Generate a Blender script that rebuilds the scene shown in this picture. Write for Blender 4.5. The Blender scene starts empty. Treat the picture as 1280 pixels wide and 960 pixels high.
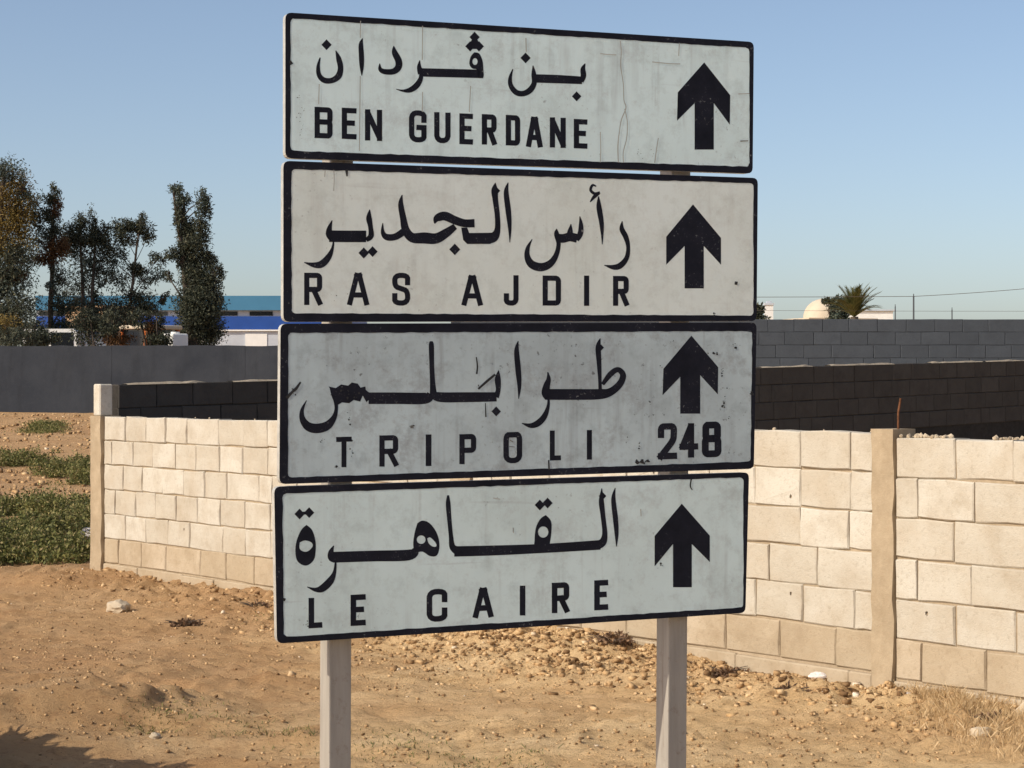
import bpy, bmesh, math, random
import numpy as np
from mathutils import Vector, Matrix, noise
from mathutils.geometry import tessellate_polygon

random.seed(7); rng = np.random.default_rng(7)
SC = bpy.context.scene
COL = SC.collection
PI = math.pi

# ------------------------------------------------------------------ camera
F = 2600.0            # focal length in pixels of the 1280 px wide photograph
EYE = 1.65
cam_d = bpy.data.cameras.new('camera'); cam = bpy.data.objects.new('camera', cam_d); COL.objects.link(cam)
cam_d.sensor_width = 36.0; cam_d.lens = F / 1280 * 36.0
cam_d.clip_start = 0.1; cam_d.clip_end = 8000
cam.location = (0, 0, EYE); cam.rotation_euler = (PI / 2, 0, 0)
SC.camera = cam
SC.render.resolution_x = 1024; SC.render.resolution_y = 768

# ------------------------------------------------------------------ sky and sun
SUN_EL = math.radians(34); SUN_AZ = math.radians(-121.5)      # azimuth from +Y towards +X
W = bpy.data.worlds.new('World'); SC.world = W; W.use_nodes = True
wn = W.node_tree; bg = wn.nodes['Background']
sky = wn.nodes.new('ShaderNodeTexSky'); sky.sky_type = 'NISHITA'; sky.sun_disc = False
sky.sun_elevation = SUN_EL; sky.sun_rotation = SUN_AZ
sky.air_density = 0.7; sky.dust_density = 1.5; sky.ozone_density = 2.5; sky.altitude = 0
tint = wn.nodes.new('ShaderNodeMix'); tint.data_type = 'RGBA'; tint.blend_type = 'MULTIPLY'; tint.inputs[0].default_value = 1.0
tint.inputs[7].default_value = (1.22, 1.09, .965, 1)      # the camera's white balance
wn.links.new(sky.outputs[0], tint.inputs[6]); wn.links.new(tint.outputs[2], bg.inputs[0]); bg.inputs[1].default_value = 0.15
sl = bpy.data.lights.new('sun', 'SUN'); sl.energy = 4.05; sl.angle = math.radians(0.5); sl.color = (1.0, 0.90, 0.74)
sun = bpy.data.objects.new('sun', sl); COL.objects.link(sun)
sd = Vector((math.sin(SUN_AZ) * math.cos(SUN_EL), math.cos(SUN_AZ) * math.cos(SUN_EL), math.sin(SUN_EL)))
sun.rotation_euler = sd.to_track_quat('Z', 'Y').to_euler(); sun.location = sd * 40
SC.view_settings.view_transform = 'Standard'; SC.view_settings.look = 'None'
SC.view_settings.exposure = 0.0; SC.view_settings.gamma = 1.0
SC.view_settings.use_curve_mapping = False

# ------------------------------------------------------------------ helpers
def ray(x, y, Y):
    """world point seen at photo pixel (x, y) at distance Y"""
    return Vector(((x - 640) * Y / F, Y, EYE - (y - 480) * Y / F))

def mesh_obj(name, verts, faces, mat=None, parent=None, smooth=False, mats=None, fmat=None):
    me = bpy.data.meshes.new(name); me.from_pydata([tuple(v) for v in verts], [], faces)
    for m in (mats or ([mat] if mat else [])): me.materials.append(m)
    if fmat is not None: me.polygons.foreach_set('material_index', fmat)
    if smooth: me.polygons.foreach_set('use_smooth', [True] * len(me.polygons))
    me.update()
    o = bpy.data.objects.new(name, me); COL.objects.link(o)
    if parent: o.parent = parent
    return o

def np_obj(name, V, T, mat, parent=None, smooth=False, nper=3):
    """fast mesh from numpy: V (n,3), T (m,nper)"""
    me = bpy.data.meshes.new(name)
    V = np.ascontiguousarray(V, np.float32); T = np.ascontiguousarray(T, np.int32)
    me.vertices.add(len(V)); me.vertices.foreach_set('co', V.ravel())
    me.loops.add(T.size); me.loops.foreach_set('vertex_index', T.ravel())
    me.polygons.add(len(T)); me.polygons.foreach_set('loop_start', np.arange(0, T.size, nper, dtype=np.int32))
    if smooth: me.polygons.foreach_set('use_smooth', np.ones(len(T), bool))
    me.materials.append(mat); me.update(calc_edges=True); me.validate()
    o = bpy.data.objects.new(name, me); COL.objects.link(o)
    if parent: o.parent = parent
    return o

def empty(name, loc=(0, 0, 0), rz=0.0):
    o = bpy.data.objects.new(name, None); COL.objects.link(o)
    o.location = loc; o.rotation_euler = (0, 0, rz); o.empty_display_size = 0.2
    return o

def tag(o, label=None, cat=None, group=None, kind=None):
    if label: o['label'] = label
    if cat: o['category'] = cat
    if group: o['group'] = group
    if kind: o['kind'] = kind
    return o

class MB:
    def __init__(s): s.v = []; s.f = []
    def add(s, vs, fs):
        n = len(s.v); s.v += [Vector(v) for v in vs]; s.f += [[i + n for i in f] for f in fs]
    def box(s, c, d, M=None):
        x, y, z = d[0] / 2, d[1] / 2, d[2] / 2
        vs = [Vector((sx * x, sy * y, sz * z)) for sz in (-1, 1) for sy in (-1, 1) for sx in (-1, 1)]
        if M: vs = [M @ v for v in vs]
        vs = [v + Vector(c) for v in vs]
        s.add(vs, [[0, 2, 3, 1], [4, 5, 7, 6], [0, 1, 5, 4], [2, 6, 7, 3], [0, 4, 6, 2], [1, 3, 7, 5]])
    def bbox(s, a, b):
        s.box([(a[i] + b[i]) / 2 for i in range(3)], [abs(b[i] - a[i]) for i in range(3)])
    def tube(s, pts, rad, n=8, cap=True):
        pts = [Vector(p) for p in pts]
        if not hasattr(rad, '__len__'): rad = [rad] * len(pts)
        rings = []; prev = None
        for i, p in enumerate(pts):
            t = (pts[min(i + 1, len(pts) - 1)] - pts[max(i - 1, 0)]).normalized()
            if prev is None:
                a = Vector((0, 0, 1)) if abs(t.z) < .9 else Vector((1, 0, 0))
                u = t.cross(a).normalized()
            else:
                u = (prev - t * prev.dot(t)).normalized()
            prev = u; w = t.cross(u)
            rings.append([p + (u * math.cos(2 * PI * k / n) + w * math.sin(2 * PI * k / n)) * rad[i] for k in range(n)])
        vs = [v for r in rings for v in r]; fs = []
        for i in range(len(pts) - 1):
            for k in range(n):
                a = i * n + k; b = i * n + (k + 1) % n
                fs.append([a, b, b + n, a + n])
        if cap: fs.append(list(range(n))[::-1]); fs.append([(len(pts) - 1) * n + k for k in range(n)])
        s.add(vs, fs)
    def prism(s, prof, y0, y1):
        """profile in x,z extruded along y"""
        n = len(prof)
        vs = [(x, y0, z) for x, z in prof] + [(x, y1, z) for x, z in prof]
        fs = [list(range(n))[::-1], [n + k for k in range(n)]] + [[k, (k + 1) % n, n + (k + 1) % n, n + k] for k in range(n)]
        s.add(vs, fs)
    def build(s, name, mat, parent=None, smooth=False):
        o = mesh_obj(name, s.v, s.f, mat, parent, smooth)
        bm = bmesh.new(); bm.from_mesh(o.data); bmesh.ops.recalc_face_normals(bm, faces=bm.faces); bm.to_mesh(o.data); bm.free()
        return o

def bevel(o, w, seg=1):
    m = o.modifiers.new('bevel', 'BEVEL'); m.width = w; m.segments = seg; m.limit_method = 'ANGLE'
    return o

# ------------------------------------------------------------------ materials
class NT:
    def __init__(s, name):
        s.m = bpy.data.materials.new(name); s.m.use_nodes = True; s.t = s.m.node_tree
        s.b = s.t.nodes['Principled BSDF']
    def n(s, typ, **kw):
        nd = s.t.nodes.new(typ)
        for k, v in kw.items():
            if k in nd.inputs: s.set(nd.inputs[k], v)
            else: setattr(nd, k, v)
        return nd
    def set(s, sock, v):
        if isinstance(v, bpy.types.NodeSocket): s.t.links.new(v, sock)
        else: sock.default_value = v
    def coord(s, kind='Object', scale=None, offset=None):
        c = s.n('ShaderNodeTexCoord').outputs[kind]
        if scale or offset:
            mp = s.n('ShaderNodeMapping'); s.set(mp.inputs['Vector'], c)
            if scale: mp.inputs['Scale'].default_value = scale
            if offset is not None: s.set(mp.inputs['Location'], offset)
            c = mp.outputs[0]
        return c
    def noise(s, vec, scale, detail=5, rough=.6):
        nd = s.n('ShaderNodeTexNoise'); s.set(nd.inputs['Vector'], vec); nd.inputs['Scale'].default_value = scale
        nd.inputs['Detail'].default_value = detail; nd.inputs['Roughness'].default_value = rough
        return nd.outputs['Fac']
    def ramp(s, fac, stops):
        r = s.n('ShaderNodeValToRGB'); s.set(r.inputs[0], fac); e = r.color_ramp.elements
        while len(e) < len(stops): e.new(.5)
        for i, (p, c) in enumerate(stops):
            e[i].position = p; e[i].color = (*c, 1) if hasattr(c, '__len__') else (c, c, c, 1)
        return r.outputs[0]
    def mix(s, fac, a, b, mode='MIX'):
        nd = s.n('ShaderNodeMix', data_type='RGBA', blend_type=mode)
        for i, v in ((0, fac), (6, a), (7, b)):
            if isinstance(v, tuple) and len(v) == 3: v = (*v, 1)
            s.set(nd.inputs[i], v)
        return nd.outputs[2]
    def math(s, op, a, b=0.0):
        nd = s.n('ShaderNodeMath', operation=op); s.set(nd.inputs[0], a); s.set(nd.inputs[1], b); return nd.outputs[0]
    def bump(s, h, strength=.5, dist=.01):
        nd = s.n('ShaderNodeBump'); s.set(nd.inputs['Height'], h); nd.inputs['Strength'].default_value = strength
        nd.inputs['Distance'].default_value = dist; s.t.links.new(nd.outputs[0], s.b.inputs['Normal'])
    def done(s, color=None, rough=.8, metal=0.0, spec=.3):
        if color is not None: s.set(s.b.inputs['Base Color'], (*color, 1) if isinstance(color, tuple) and len(color) == 3 else color)
        s.set(s.b.inputs['Roughness'], rough); s.b.inputs['Metallic'].default_value = metal
        s.b.inputs['Specular IOR Level'].default_value = spec
        return s.m

def plain(name, c, rough=.7, metal=0, spec=.3, var=.15, scale=8):
    t = NT(name); co = t.coord()
    f = t.noise(co, scale)
    d = tuple(v * (1 - var) for v in c); l = tuple(min(1, v * (1 + var)) for v in c)
    return t.done(t.ramp(f, [(.3, d), (.7, l)]), rough, metal, spec)

def m_ground():
    t = NT('sandy_soil'); c = t.coord(); cs = t.coord('Object', (.55, 1.0, 1.0))
    big = t.noise(c, .45, 4); mid = t.noise(cs, 2.6, 7, .68); fine = t.noise(cs, 13, 9, .8); grit = t.noise(c, 55, 6, .8)
    col = t.ramp(mid, [(.30, (.63, .415, .205)), (.48, (.78, .545, .29)), (.70, (.85, .63, .365))])
    col = t.mix(t.ramp(big, [(.44, 0.0), (.62, .55)]), col, (.64, .39, .195))
    col = t.mix(t.ramp(fine, [(.35, .7), (.455, 0.0)]), col, (.33, .19, .09))
    col = t.mix(t.ramp(grit, [(.31, .5), (.39, 0.0)]), col, (.36, .215, .11))
    col = t.mix(t.ramp(grit, [(.56, 0.0), (.70, .7)]), col, (.76, .58, .36))
    speck = t.noise(cs, 34, 10, .86)
    col = t.mix(t.ramp(speck, [(.40, .65), (.46, 0.0)]), col, (.32, .195, .10))
    sep = t.n('ShaderNodeSeparateXYZ'); t.set(sep.inputs[0], c)
    red = t.math('ADD', t.math('MULTIPLY', sep.outputs[0], -.22), t.math('MULTIPLY', t.noise(c, 1.1, 6, .7), 1.1))     # redder soil towards the field
    col = t.mix(t.ramp(red, [(.60, 0.0), (.95, .9)]), col, t.mix(.6, col, (.36, .185, .085)))
    h = t.math('ADD', t.math('MULTIPLY', fine, .8), t.math('MULTIPLY', t.math('ADD', grit, speck), .4))
    t.bump(h, .85, .05)
    return t.done(col, .95, 0, .1)

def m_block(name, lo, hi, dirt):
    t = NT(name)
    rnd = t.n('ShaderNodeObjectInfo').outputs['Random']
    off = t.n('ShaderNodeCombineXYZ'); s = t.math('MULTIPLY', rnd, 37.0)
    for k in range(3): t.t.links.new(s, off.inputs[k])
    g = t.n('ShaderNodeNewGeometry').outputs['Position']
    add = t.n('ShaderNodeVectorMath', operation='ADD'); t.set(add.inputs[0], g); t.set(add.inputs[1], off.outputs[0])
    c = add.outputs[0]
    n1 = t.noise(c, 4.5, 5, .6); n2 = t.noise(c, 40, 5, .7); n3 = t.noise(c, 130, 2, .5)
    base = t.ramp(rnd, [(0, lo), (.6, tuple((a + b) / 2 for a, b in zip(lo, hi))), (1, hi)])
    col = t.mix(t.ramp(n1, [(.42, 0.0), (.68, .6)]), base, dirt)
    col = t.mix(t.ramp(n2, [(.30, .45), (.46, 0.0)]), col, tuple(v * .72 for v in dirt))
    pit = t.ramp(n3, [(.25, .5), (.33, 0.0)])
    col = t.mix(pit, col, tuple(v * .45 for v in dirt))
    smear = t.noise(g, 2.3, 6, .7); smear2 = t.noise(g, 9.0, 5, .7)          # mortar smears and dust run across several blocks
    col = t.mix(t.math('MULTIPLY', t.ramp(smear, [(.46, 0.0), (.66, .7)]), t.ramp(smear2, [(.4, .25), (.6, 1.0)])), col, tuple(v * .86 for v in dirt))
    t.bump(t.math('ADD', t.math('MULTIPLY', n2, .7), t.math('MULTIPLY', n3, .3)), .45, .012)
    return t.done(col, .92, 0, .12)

def m_concrete(name, a, b, sc=6, spot=.35):
    t = NT(name); c = t.n('ShaderNodeNewGeometry').outputs['Position']
    n1 = t.noise(c, sc * .2, 4); n2 = t.noise(c, sc, 6, .7); n3 = t.noise(c, sc * 9, 4, .7)
    col = t.ramp(n2, [(.3, a), (.7, b)])
    col = t.mix(t.ramp(n1, [(.4, 0.0), (.65, spot)]), col, tuple(v * .68 for v in a))
    col = t.mix(t.ramp(n3, [(.62, 0.0), (.74, .4)]), col, tuple(min(1, v * 1.3) for v in b))
    t.bump(t.math('ADD', n2, t.math('MULTIPLY', n3, .4)), .5, .012)
    return t.done(col, .93, 0, .12)

def m_face(name, base, stain, dark, k_stain, k_streak, k_scuff, off):
    t = NT(name); c = t.coord('Object', None, (off, off * .7, off * 1.3))
    cv = t.coord('Object', (26, 26, 1.6), (off, 0, off))
    chz = t.coord('Object', (2.0, 2.0, 40), (off, 0, off))
    n1 = t.noise(c, 3.2, 5, .6); n2 = t.noise(c, 16, 6, .72); n3 = t.noise(c, 70, 4, .7)
    st = t.noise(cv, 1.0, 4, .6); sh = t.noise(chz, 1.0, 3, .6)
    col = t.mix(t.ramp(n1, [(.36, 0.0), (.66, k_stain)]), base, stain)
    col = t.mix(t.ramp(n2, [(.50, 0.0), (.74, k_stain)]), col, tuple(v * .82 for v in stain))
    col = t.mix(t.math('MULTIPLY', t.ramp(st, [(.52, 0.0), (.74, k_streak)]), t.ramp(t.noise(c, 4.4, 4, .6), [(.42, .08), (.62, 1.0)])), col, dark)
    col = t.mix(t.ramp(sh, [(.66, 0.0), (.76, k_streak * .6)]), col, dark)
    sc = t.math('MULTIPLY', t.ramp(n3, [(.62, 0.0), (.70, 1.0)]), t.ramp(n1, [(.44, 0.0), (.62, k_scuff)]))
    col = t.mix(sc, col, tuple(v * .5 for v in dark))
    bl = t.noise(c, 7.5, 8, .8); col = t.mix(t.ramp(bl, [(.52, 0.0), (.66, k_scuff * .65)]), col, tuple(v * 1.25 for v in dark))
    col = t.mix(t.ramp(bl, [(.28, .5), (.40, 0.0)]), col, tuple(min(.93, v * 1.12) for v in base))
    t.bump(n2, .12, .004)
    return t.done(col, .42, 0, .45)

def m_leaf(name, stops, rough=.6):
    t = NT(name)
    r = t.n('ShaderNodeNewGeometry').outputs['Random Per Island']
    col = t.ramp(r, stops)
    t.b.inputs['Subsurface Weight'].default_value = 0
    m = t.done(col, rough, 0, .25)
    # thin leaves let some light through
    tr = t.n('ShaderNodeBsdfTranslucent'); t.set(tr.inputs['Color'], col)
    mx = t.n('ShaderNodeMixShader'); mx.inputs[0].default_value = .25
    out = t.t.nodes['Material Output']
    t.t.links.new(t.b.outputs[0], mx.inputs[1]); t.t.links.new(tr.outputs[0], mx.inputs[2]); t.t.links.new(mx.outputs[0], out.inputs[0])
    return m

M = {}
M['soil'] = m_ground()
M['block'] = m_block('limestone_block', (.485, .445, .37), (.575, .545, .475), (.44, .375, .285))
M['block_mud'] = m_block('mud_stained_block', (.42, .345, .245), (.50, .42, .315), (.36, .28, .185))
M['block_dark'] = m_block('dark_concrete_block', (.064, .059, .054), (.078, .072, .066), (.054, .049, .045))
M['block_grey'] = m_block('grey_concrete_block', (.066, .076, .090), (.076, .087, .103), (.060, .068, .081))  # shade is put into this dark bluish colour; the sun reaches the wall
M['mortar'] = m_concrete('mortar', (.36, .28, .19), (.48, .39, .28), 30)
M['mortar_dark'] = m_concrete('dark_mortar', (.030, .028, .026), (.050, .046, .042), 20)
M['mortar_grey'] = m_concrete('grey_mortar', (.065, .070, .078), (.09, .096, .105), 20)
M['mortar_pale'] = m_concrete('pale_mortar', (.34, .28, .20), (.52, .45, .35), 20)
M['pillar'] = m_concrete('tan_concrete', (.34, .265, .175), (.47, .38, .265), 9, .3)
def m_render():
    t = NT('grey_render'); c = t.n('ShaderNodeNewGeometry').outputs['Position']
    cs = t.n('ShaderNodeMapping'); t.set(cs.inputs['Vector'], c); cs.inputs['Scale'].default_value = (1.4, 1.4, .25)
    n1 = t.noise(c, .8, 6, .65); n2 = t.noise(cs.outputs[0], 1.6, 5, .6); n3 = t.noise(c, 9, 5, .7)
    col = t.ramp(n1, [(.3, (.040, .046, .058)), (.7, (.064, .071, .084))])  # wall shade painted in as dark blue-grey, since sun hits its front
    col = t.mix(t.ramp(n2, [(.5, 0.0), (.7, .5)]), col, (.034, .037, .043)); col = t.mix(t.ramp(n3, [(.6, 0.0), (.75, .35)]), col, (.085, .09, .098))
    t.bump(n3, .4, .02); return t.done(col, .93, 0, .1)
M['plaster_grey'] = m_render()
def m_black():
    t = NT('sign_black_paint'); c = t.coord(); n1 = t.noise(c, 9, 6, .7); n2 = t.noise(c, 110, 4, .75)
    col = t.ramp(n1, [(.35, (.004, .005, .011)), (.7, (.014, .015, .026))])
    chip = t.math('MULTIPLY', t.ramp(n2, [(.60, 0.0), (.68, 1.0)]), t.ramp(n1, [(.50, 0.0), (.64, .8)]))
    return t.done(t.mix(chip, col, (.30, .31, .31)), .6, 0, .18)
M['black'] = m_black()
M['crack'] = plain('crack_dark', (.18, .18, .17), .8)
M['crack_faint'] = plain('crack_faint', (.40, .40, .38), .8)
M['scuff'] = plain('scuff_black', (.03, .03, .032), .8)
M['sign_edge'] = plain('sign_edge_metal', (.55, .54, .50), .45, .3, .4, .2, 30)
M['post'] = NT('grey_painted_steel')
t = M['post']; c = t.coord(); pc = t.ramp(t.noise(t.coord('Object', (30, 30, 3)), 1.2, 5), [(.3, (.31, .285, .25)), (.7, (.41, .38, .335))])
pc = t.mix(t.ramp(t.noise(c, 26, 7, .75), [(.56, 0.0), (.70, .6)]), pc, (.20, .15, .11))
pc = t.mix(t.ramp(t.noise(t.coord('Object', (60, 60, 2.2)), 1.0, 5, .7), [(.60, 0.0), (.70, .55)]), pc, (.15, .10, .07))
pc = t.mix(t.ramp(t.noise(c, 90, 4, .7), [(.66, 0.0), (.74, .7)]), pc, (.55, .53, .48))
M['post'] = t.done(pc, .45, 0.0, .4)
M['rust'] = plain('rusty_steel', (.16, .07, .035), .85, .2, .2, .4, 40)
M['stone'] = m_concrete('pale_stone', (.46, .37, .26), (.62, .53, .40), 14)
M['stone_white'] = m_concrete('white_stone', (.66, .60, .56), (.80, .75, .72), 14, .15)
M['clod'] = m_concrete('brown_clod', (.20, .115, .07), (.30, .18, .11), 12)
M['gravel'] = None

def m_gravel():
    t = NT('loose_gravel'); r = t.n('ShaderNodeNewGeometry').outputs['Random Per Island']
    col = t.ramp(r, [(0, (.17, .10, .05)), (.35, (.40, .255, .13)), (.80, (.56, .38, .20)), (.98, (.66, .48, .28)), (1, (.76, .67, .54))])
    t.bump(t.noise(t.coord(), 120, 4), .4, .01)
    return t.done(col, .95, 0, .1)
M['gravel'] = m_gravel()
M['face1'] = m_face('sign_face_cool_white', (.71, .875, .90), (.62, .765, .775), (.30, .32, .32), .75, .5, .6, 1.3)
M['face2'] = m_face('sign_face_beige', (.75, .83, .81), (.67, .735, .69), (.34, .32, .29), .7, .3, .35, 4.1)
M['face3'] = m_face('sign_face_grey_scuffed', (.50, .605, .64), (.385, .46, .49), (.20, .21, .22), .95, .7, 1.0, 8.2)
M['face4'] = m_face('sign_face_pale_grey', (.655, .79, .80), (.565, .68, .68), (.30, .32, .32), .85, .5, .6, 12.7)

# ------------------------------------------------------------------ the front wall's line (used by ground and wall)
def wall_pt(u):
    Y = 546.0 / (40.83 + .02026 * u); return Vector((u * Y / F, Y, 0))
WA = wall_pt(-510); WB = wall_pt(640); WD = (WB - WA).normalized(); WN = Vector((WD.y, -WD.x, 0))
if WN.y > 0: WN = -WN                                   # towards the camera
def wall_t(u):
    return (wall_pt(u) - WA).dot(WD)

# ------------------------------------------------------------------ ground
def sstep(a, b, x):
    t = min(1, max(0, (x - a) / (b - a))); return t * t * (3 - 2 * t)
def gz(x, y, detail=True):
    z = .94 * min(1, max(0, (y - 19) / 34.0))
    if y > 60: return z
    px, py = x - WA.x, y - WA.y
    t = px * WD.x + py * WD.y; d = px * WN.x + py * WN.y
    # soil and rubble banked against the wall
    if -1.0 < d < 2.5 and -1 < t < 14:
        k = .35 + .65 * math.exp(-((t - 6.3) / 2.0) ** 2)
        dd = max(d, 0)
        z += .15 * k * math.exp(-(dd / .42) ** 2) * (.7 + .6 * noise.noise(Vector((t * 1.3, d, 3))))
        z += .05 * math.exp(-((d - .75) / .3) ** 2) * max(0, noise.noise(Vector((t * 1.1, 7, 1))) + .25) * 2
    if detail and -.2 < d < 1.3 and -.5 < t < 13:
        z += math.exp(-((d - .4) / .55) ** 2) * (.07 * max(0, noise.noise(Vector((x * 8, y * 8, 2))) + .1) + .04 * max(0, noise.noise(Vector((x * 17, y * 17, 6)))))
    if y < 60:
        z += .045 * noise.noise(Vector((x * .55, y * .55, 0)))
    if y > 26: z += .10 * noise.noise(Vector((x * .25, y * .6, 5))) * sstep(26, 30, y) * (1 - sstep(46, 52, y))
    # low bank along the verge, bottom left
    z += .17 * math.exp(-((y - 10.15 - .25 * (x + 2.4)) / .33) ** 2) * sstep(-1.0, -2.3, x)
    z -= .12 * sstep(9.6, 8.9, y - .25 * (x + 2.4)) * sstep(-.8, -2.0, x)
    if detail:
        v = Vector((x, y, 0))
        if y < 13:
            rr = 1 - abs(noise.noise(Vector((x * 1.3 + .5 * y, y * 2.4, 4)))) * 2.4          # old ruts and ridges
            z += .045 * max(0, rr) * sstep(1.0, -1.2, x) * sstep(13, 11, y)
        z += .022 * noise.noise(v * 2.1) + .018 * noise.noise(v * 5.3) + .014 * noise.noise(v * 12.0)
        r = noise.noise(v * 20.0); z += .016 * max(0, r)
        c = noise.noise(Vector((x * .9, y * .9, 9)))
        if c > -.05: z += .055 * min(1, (c + .05) * 3) * max(0, noise.noise(v * 8.0 + Vector((4, 4, 4))))
    return z

def graded(lo, hi, step, far, g=1.17):
    a = list(np.arange(lo, hi + 1e-6, step)); s = step; x = a[-1]
    while x < far: s *= g; x += s; a.append(x)
    s = step; x = a[0]; pre = []
    while x > -far: s *= g; x -= s; pre.append(x)
    return pre[::-1] + a
gx = graded(-4.4, 3.4, .027, 3000); gy = graded(8.4, 15.5, .027, 3000, 1.05)
V = np.empty((len(gy) * len(gx), 3), np.float32); i = 0
for y in gy:
    for x in gx:
        V[i] = (x, y, gz(x, y, 6 < y < 60 and -12 < x < 12)); i += 1
nx = len(gx); q = np.arange((len(gy) - 1) * nx).reshape(len(gy) - 1, nx)[:, :-1].ravel()
ground = np_obj('ground', V, np.stack([q, q + 1, q + nx + 1, q + nx], 1), M['soil'], smooth=True, nper=4)
tag(ground, 'bare sandy soil with clods and gravel around the sign', 'ground', kind='structure')

# ------------------------------------------------------------------ block walls
def block_meshes(mat, depth, n=6, hole=False, rough=1.0):
    out = []
    for k in range(n):
        ring = [(-.5, -.5), (0, -.5), (.5, -.5), (.5, 0), (.5, .5), (0, .5), (-.5, .5), (-.5, 0)]
        jx, jz = .010 * rough, .026 * rough
        A = [(a + random.uniform(-jx, jx), b + random.uniform(-jz, jz)) for a, b in ring]
        fr = [(a * .965, random.uniform(-.004, .004) * rough, b * .93) for a, b in A]
        md = [(a, .008, b) for a, b in A]
        bk = [(a, depth, b) for a, b in A]
        vs = fr + md + bk; fs = []
        for r in (0, 8):
            for j in range(8):
                a, b = r + j, r + (j + 1) % 8; fs.append([a, b, b + 8, a + 8])
        if not hole:
            fs.append(list(range(8)))
        else:
            cx, cz = random.uniform(-.33, .33), random.uniform(.18, .36) * random.choice((1, 1, -1))
            rx, rz = .028, .065
            hp = [(cx + rx * math.cos(a) * random.uniform(.8, 1.2), cz + rz * math.sin(a) * random.uniform(.8, 1.2)) for a in [2 * PI * j / 7 for j in range(7)]]
            n0 = len(vs); vs += [(a, 0, b) for a, b in hp] + [(a * .98 + cx * .02, .06, b) for a, b in hp]
            tris = tessellate_polygon([[Vector((v[0], v[2], 0)) for v in fr], [Vector((a, b, 0)) for a, b in hp]])
            mp = list(range(8)) + [n0 + j for j in range(7)]
            fs += [[mp[j] for j in tr] for tr in tris]
            for j in range(7): fs.append([n0 + j, n0 + (j + 1) % 7, n0 + 7 + (j + 1) % 7, n0 + 7 + j])
            fs.append([n0 + 7 + j for j in range(7)])
        me = bpy.data.meshes.new('block'); me.from_pydata(vs, [], fs); me.materials.append(mat)
        bm = bmesh.new(); bm.from_mesh(me); bmesh.ops.recalc_face_normals(bm, faces=bm.faces); bm.to_mesh(me); bm.free()
        out.append(me)
    return out

def lay_course(root, x0, x1, ztop, h, L, meshes, gap=.0066, jit=.004, long_p=.12, slope=0.0, holes=None, hole_p=0.0, half=False):
    x = x0; first = True
    while x < x1 - .03:
        l = L * random.uniform(.94, 1.08)
        if first and half: l *= random.uniform(.35, .7)
        if random.random() < long_p: l *= random.choice((.55, 1.45))
        first = False
        if x1 - (x + l) < .12: l = x1 - x
        me = random.choice(holes) if holes and random.random() < hole_p else random.choice(meshes)
        o = bpy.data.objects.new('block', me); COL.objects.link(o); o.parent = root
        o.location = (x + l / 2, random.uniform(-jit, jit), ztop - h / 2 + slope * (x + l / 2) + random.uniform(-.002, .002))
        o.scale = (l - gap, 1, h - gap); o.rotation_euler = (random.uniform(-.008, .008), -math.atan(slope) + random.uniform(-.006, .006), random.uniform(-.008, .008))
        x += l

BLK = block_meshes(M['block'], .12, 8); BLKH = block_meshes(M['block'], .12, 6, hole=True)
MUD = block_meshes(M['block_mud'], .12, 6); DRK = block_meshes(M['block_dark'], .10, 6, rough=.45); GRY = block_meshes(M['block_grey'], .10, 6, rough=.3)

# front wall: cream limestone courses between concrete pillars
H = .21
fw = empty('limestone_block_wall', (WA.x, WA.y, 0), math.atan2(WD.y, WD.x))
tag(fw, 'sunlit cream limestone block wall with concrete pillars behind the road sign', 'wall')
tm0, tm1 = wall_t(-75), wall_t(-50); tr0, tr1 = wall_t(452.5), wall_t(478); tend = wall_t(640) + 2.6
for (a, b, zt, Lk) in ((0.0, tm0, 1.376, .36), (tm1, tr0, 1.398, .37), (tr1, tend, 1.376, .38)):
    for r in range(6):
        zz = zt - r * H
        lay_course(fw, a + .006, b - .006, zz, H, Lk * (1.15 if r == 5 else 1), MUD if r == 5 else BLK, holes=None if r == 5 else BLKH, hole_p=.10, half=(r % 2 == 1), long_p=.09)
    m = MB(); m.bbox((a, .0145, -.3), (b, .112, zt - .02)); m.build('mortar_core', M['mortar'], fw)
    # uneven tan footing below the lowest course
    m = MB(); x = a
    while x < b:
        l = min(random.uniform(.5, .9), b - x); y0 = random.uniform(-.02, -.004)
        m.bbox((x + .002, y0, -.35), (x + l - .002, .15, zt - 6 * H + random.uniform(-.012, -.004))); x += l
    bevel(m.build('footing', M['block_mud'], fw), .008)
def pillar(x0, x1, z1, proud, seed):
    rnd = random.Random(seed); n = 16; vs = []; fs = []
    for k in range(n + 1):
        z = -.35 + (z1 + .35) * k / n; e = lambda s: rnd.uniform(-s, s)
        vs += [(x0 + e(.008), -proud + e(.003), z), (x0 + (x1 - x0) * .5, -proud - .004 + e(.003), z), (x1 + e(.014), -proud + e(.003), z), (x1 + e(.004), .16, z), (x0 + e(.004), .16, z)]
    for k in range(n):
        for j in range(5):
            a, b = k * 5 + j, k * 5 + (j + 1) % 5; fs.append([a, b, b + 5, a + 5])
    fs += [[0, 1, 2, 3, 4][::-1], [n * 5 + j for j in range(5)]]
    return mesh_obj('pillar', vs, fs, M['pillar'], fw)
pillar(tm0, tm1, 1.42, .012, 3)
pillar(tr0, tr1, 1.415, .016, 1)
pl = pillar(-.20, 0, 1.375, .03, 2)
m = MB(); m.bbox((-.18, -.012, 1.374), (-.055, .11, 1.65)); bevel(m.build('pillar_stub', M['block'], fw), .01)
m = MB(); m.tube([(tr1 - .02, .05, 1.2), (tr1 - .018, .05, 1.5), (tr1 - .006, .055, 1.575)], .006, 6); m.build('rebar', M['rust'], fw)
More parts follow.
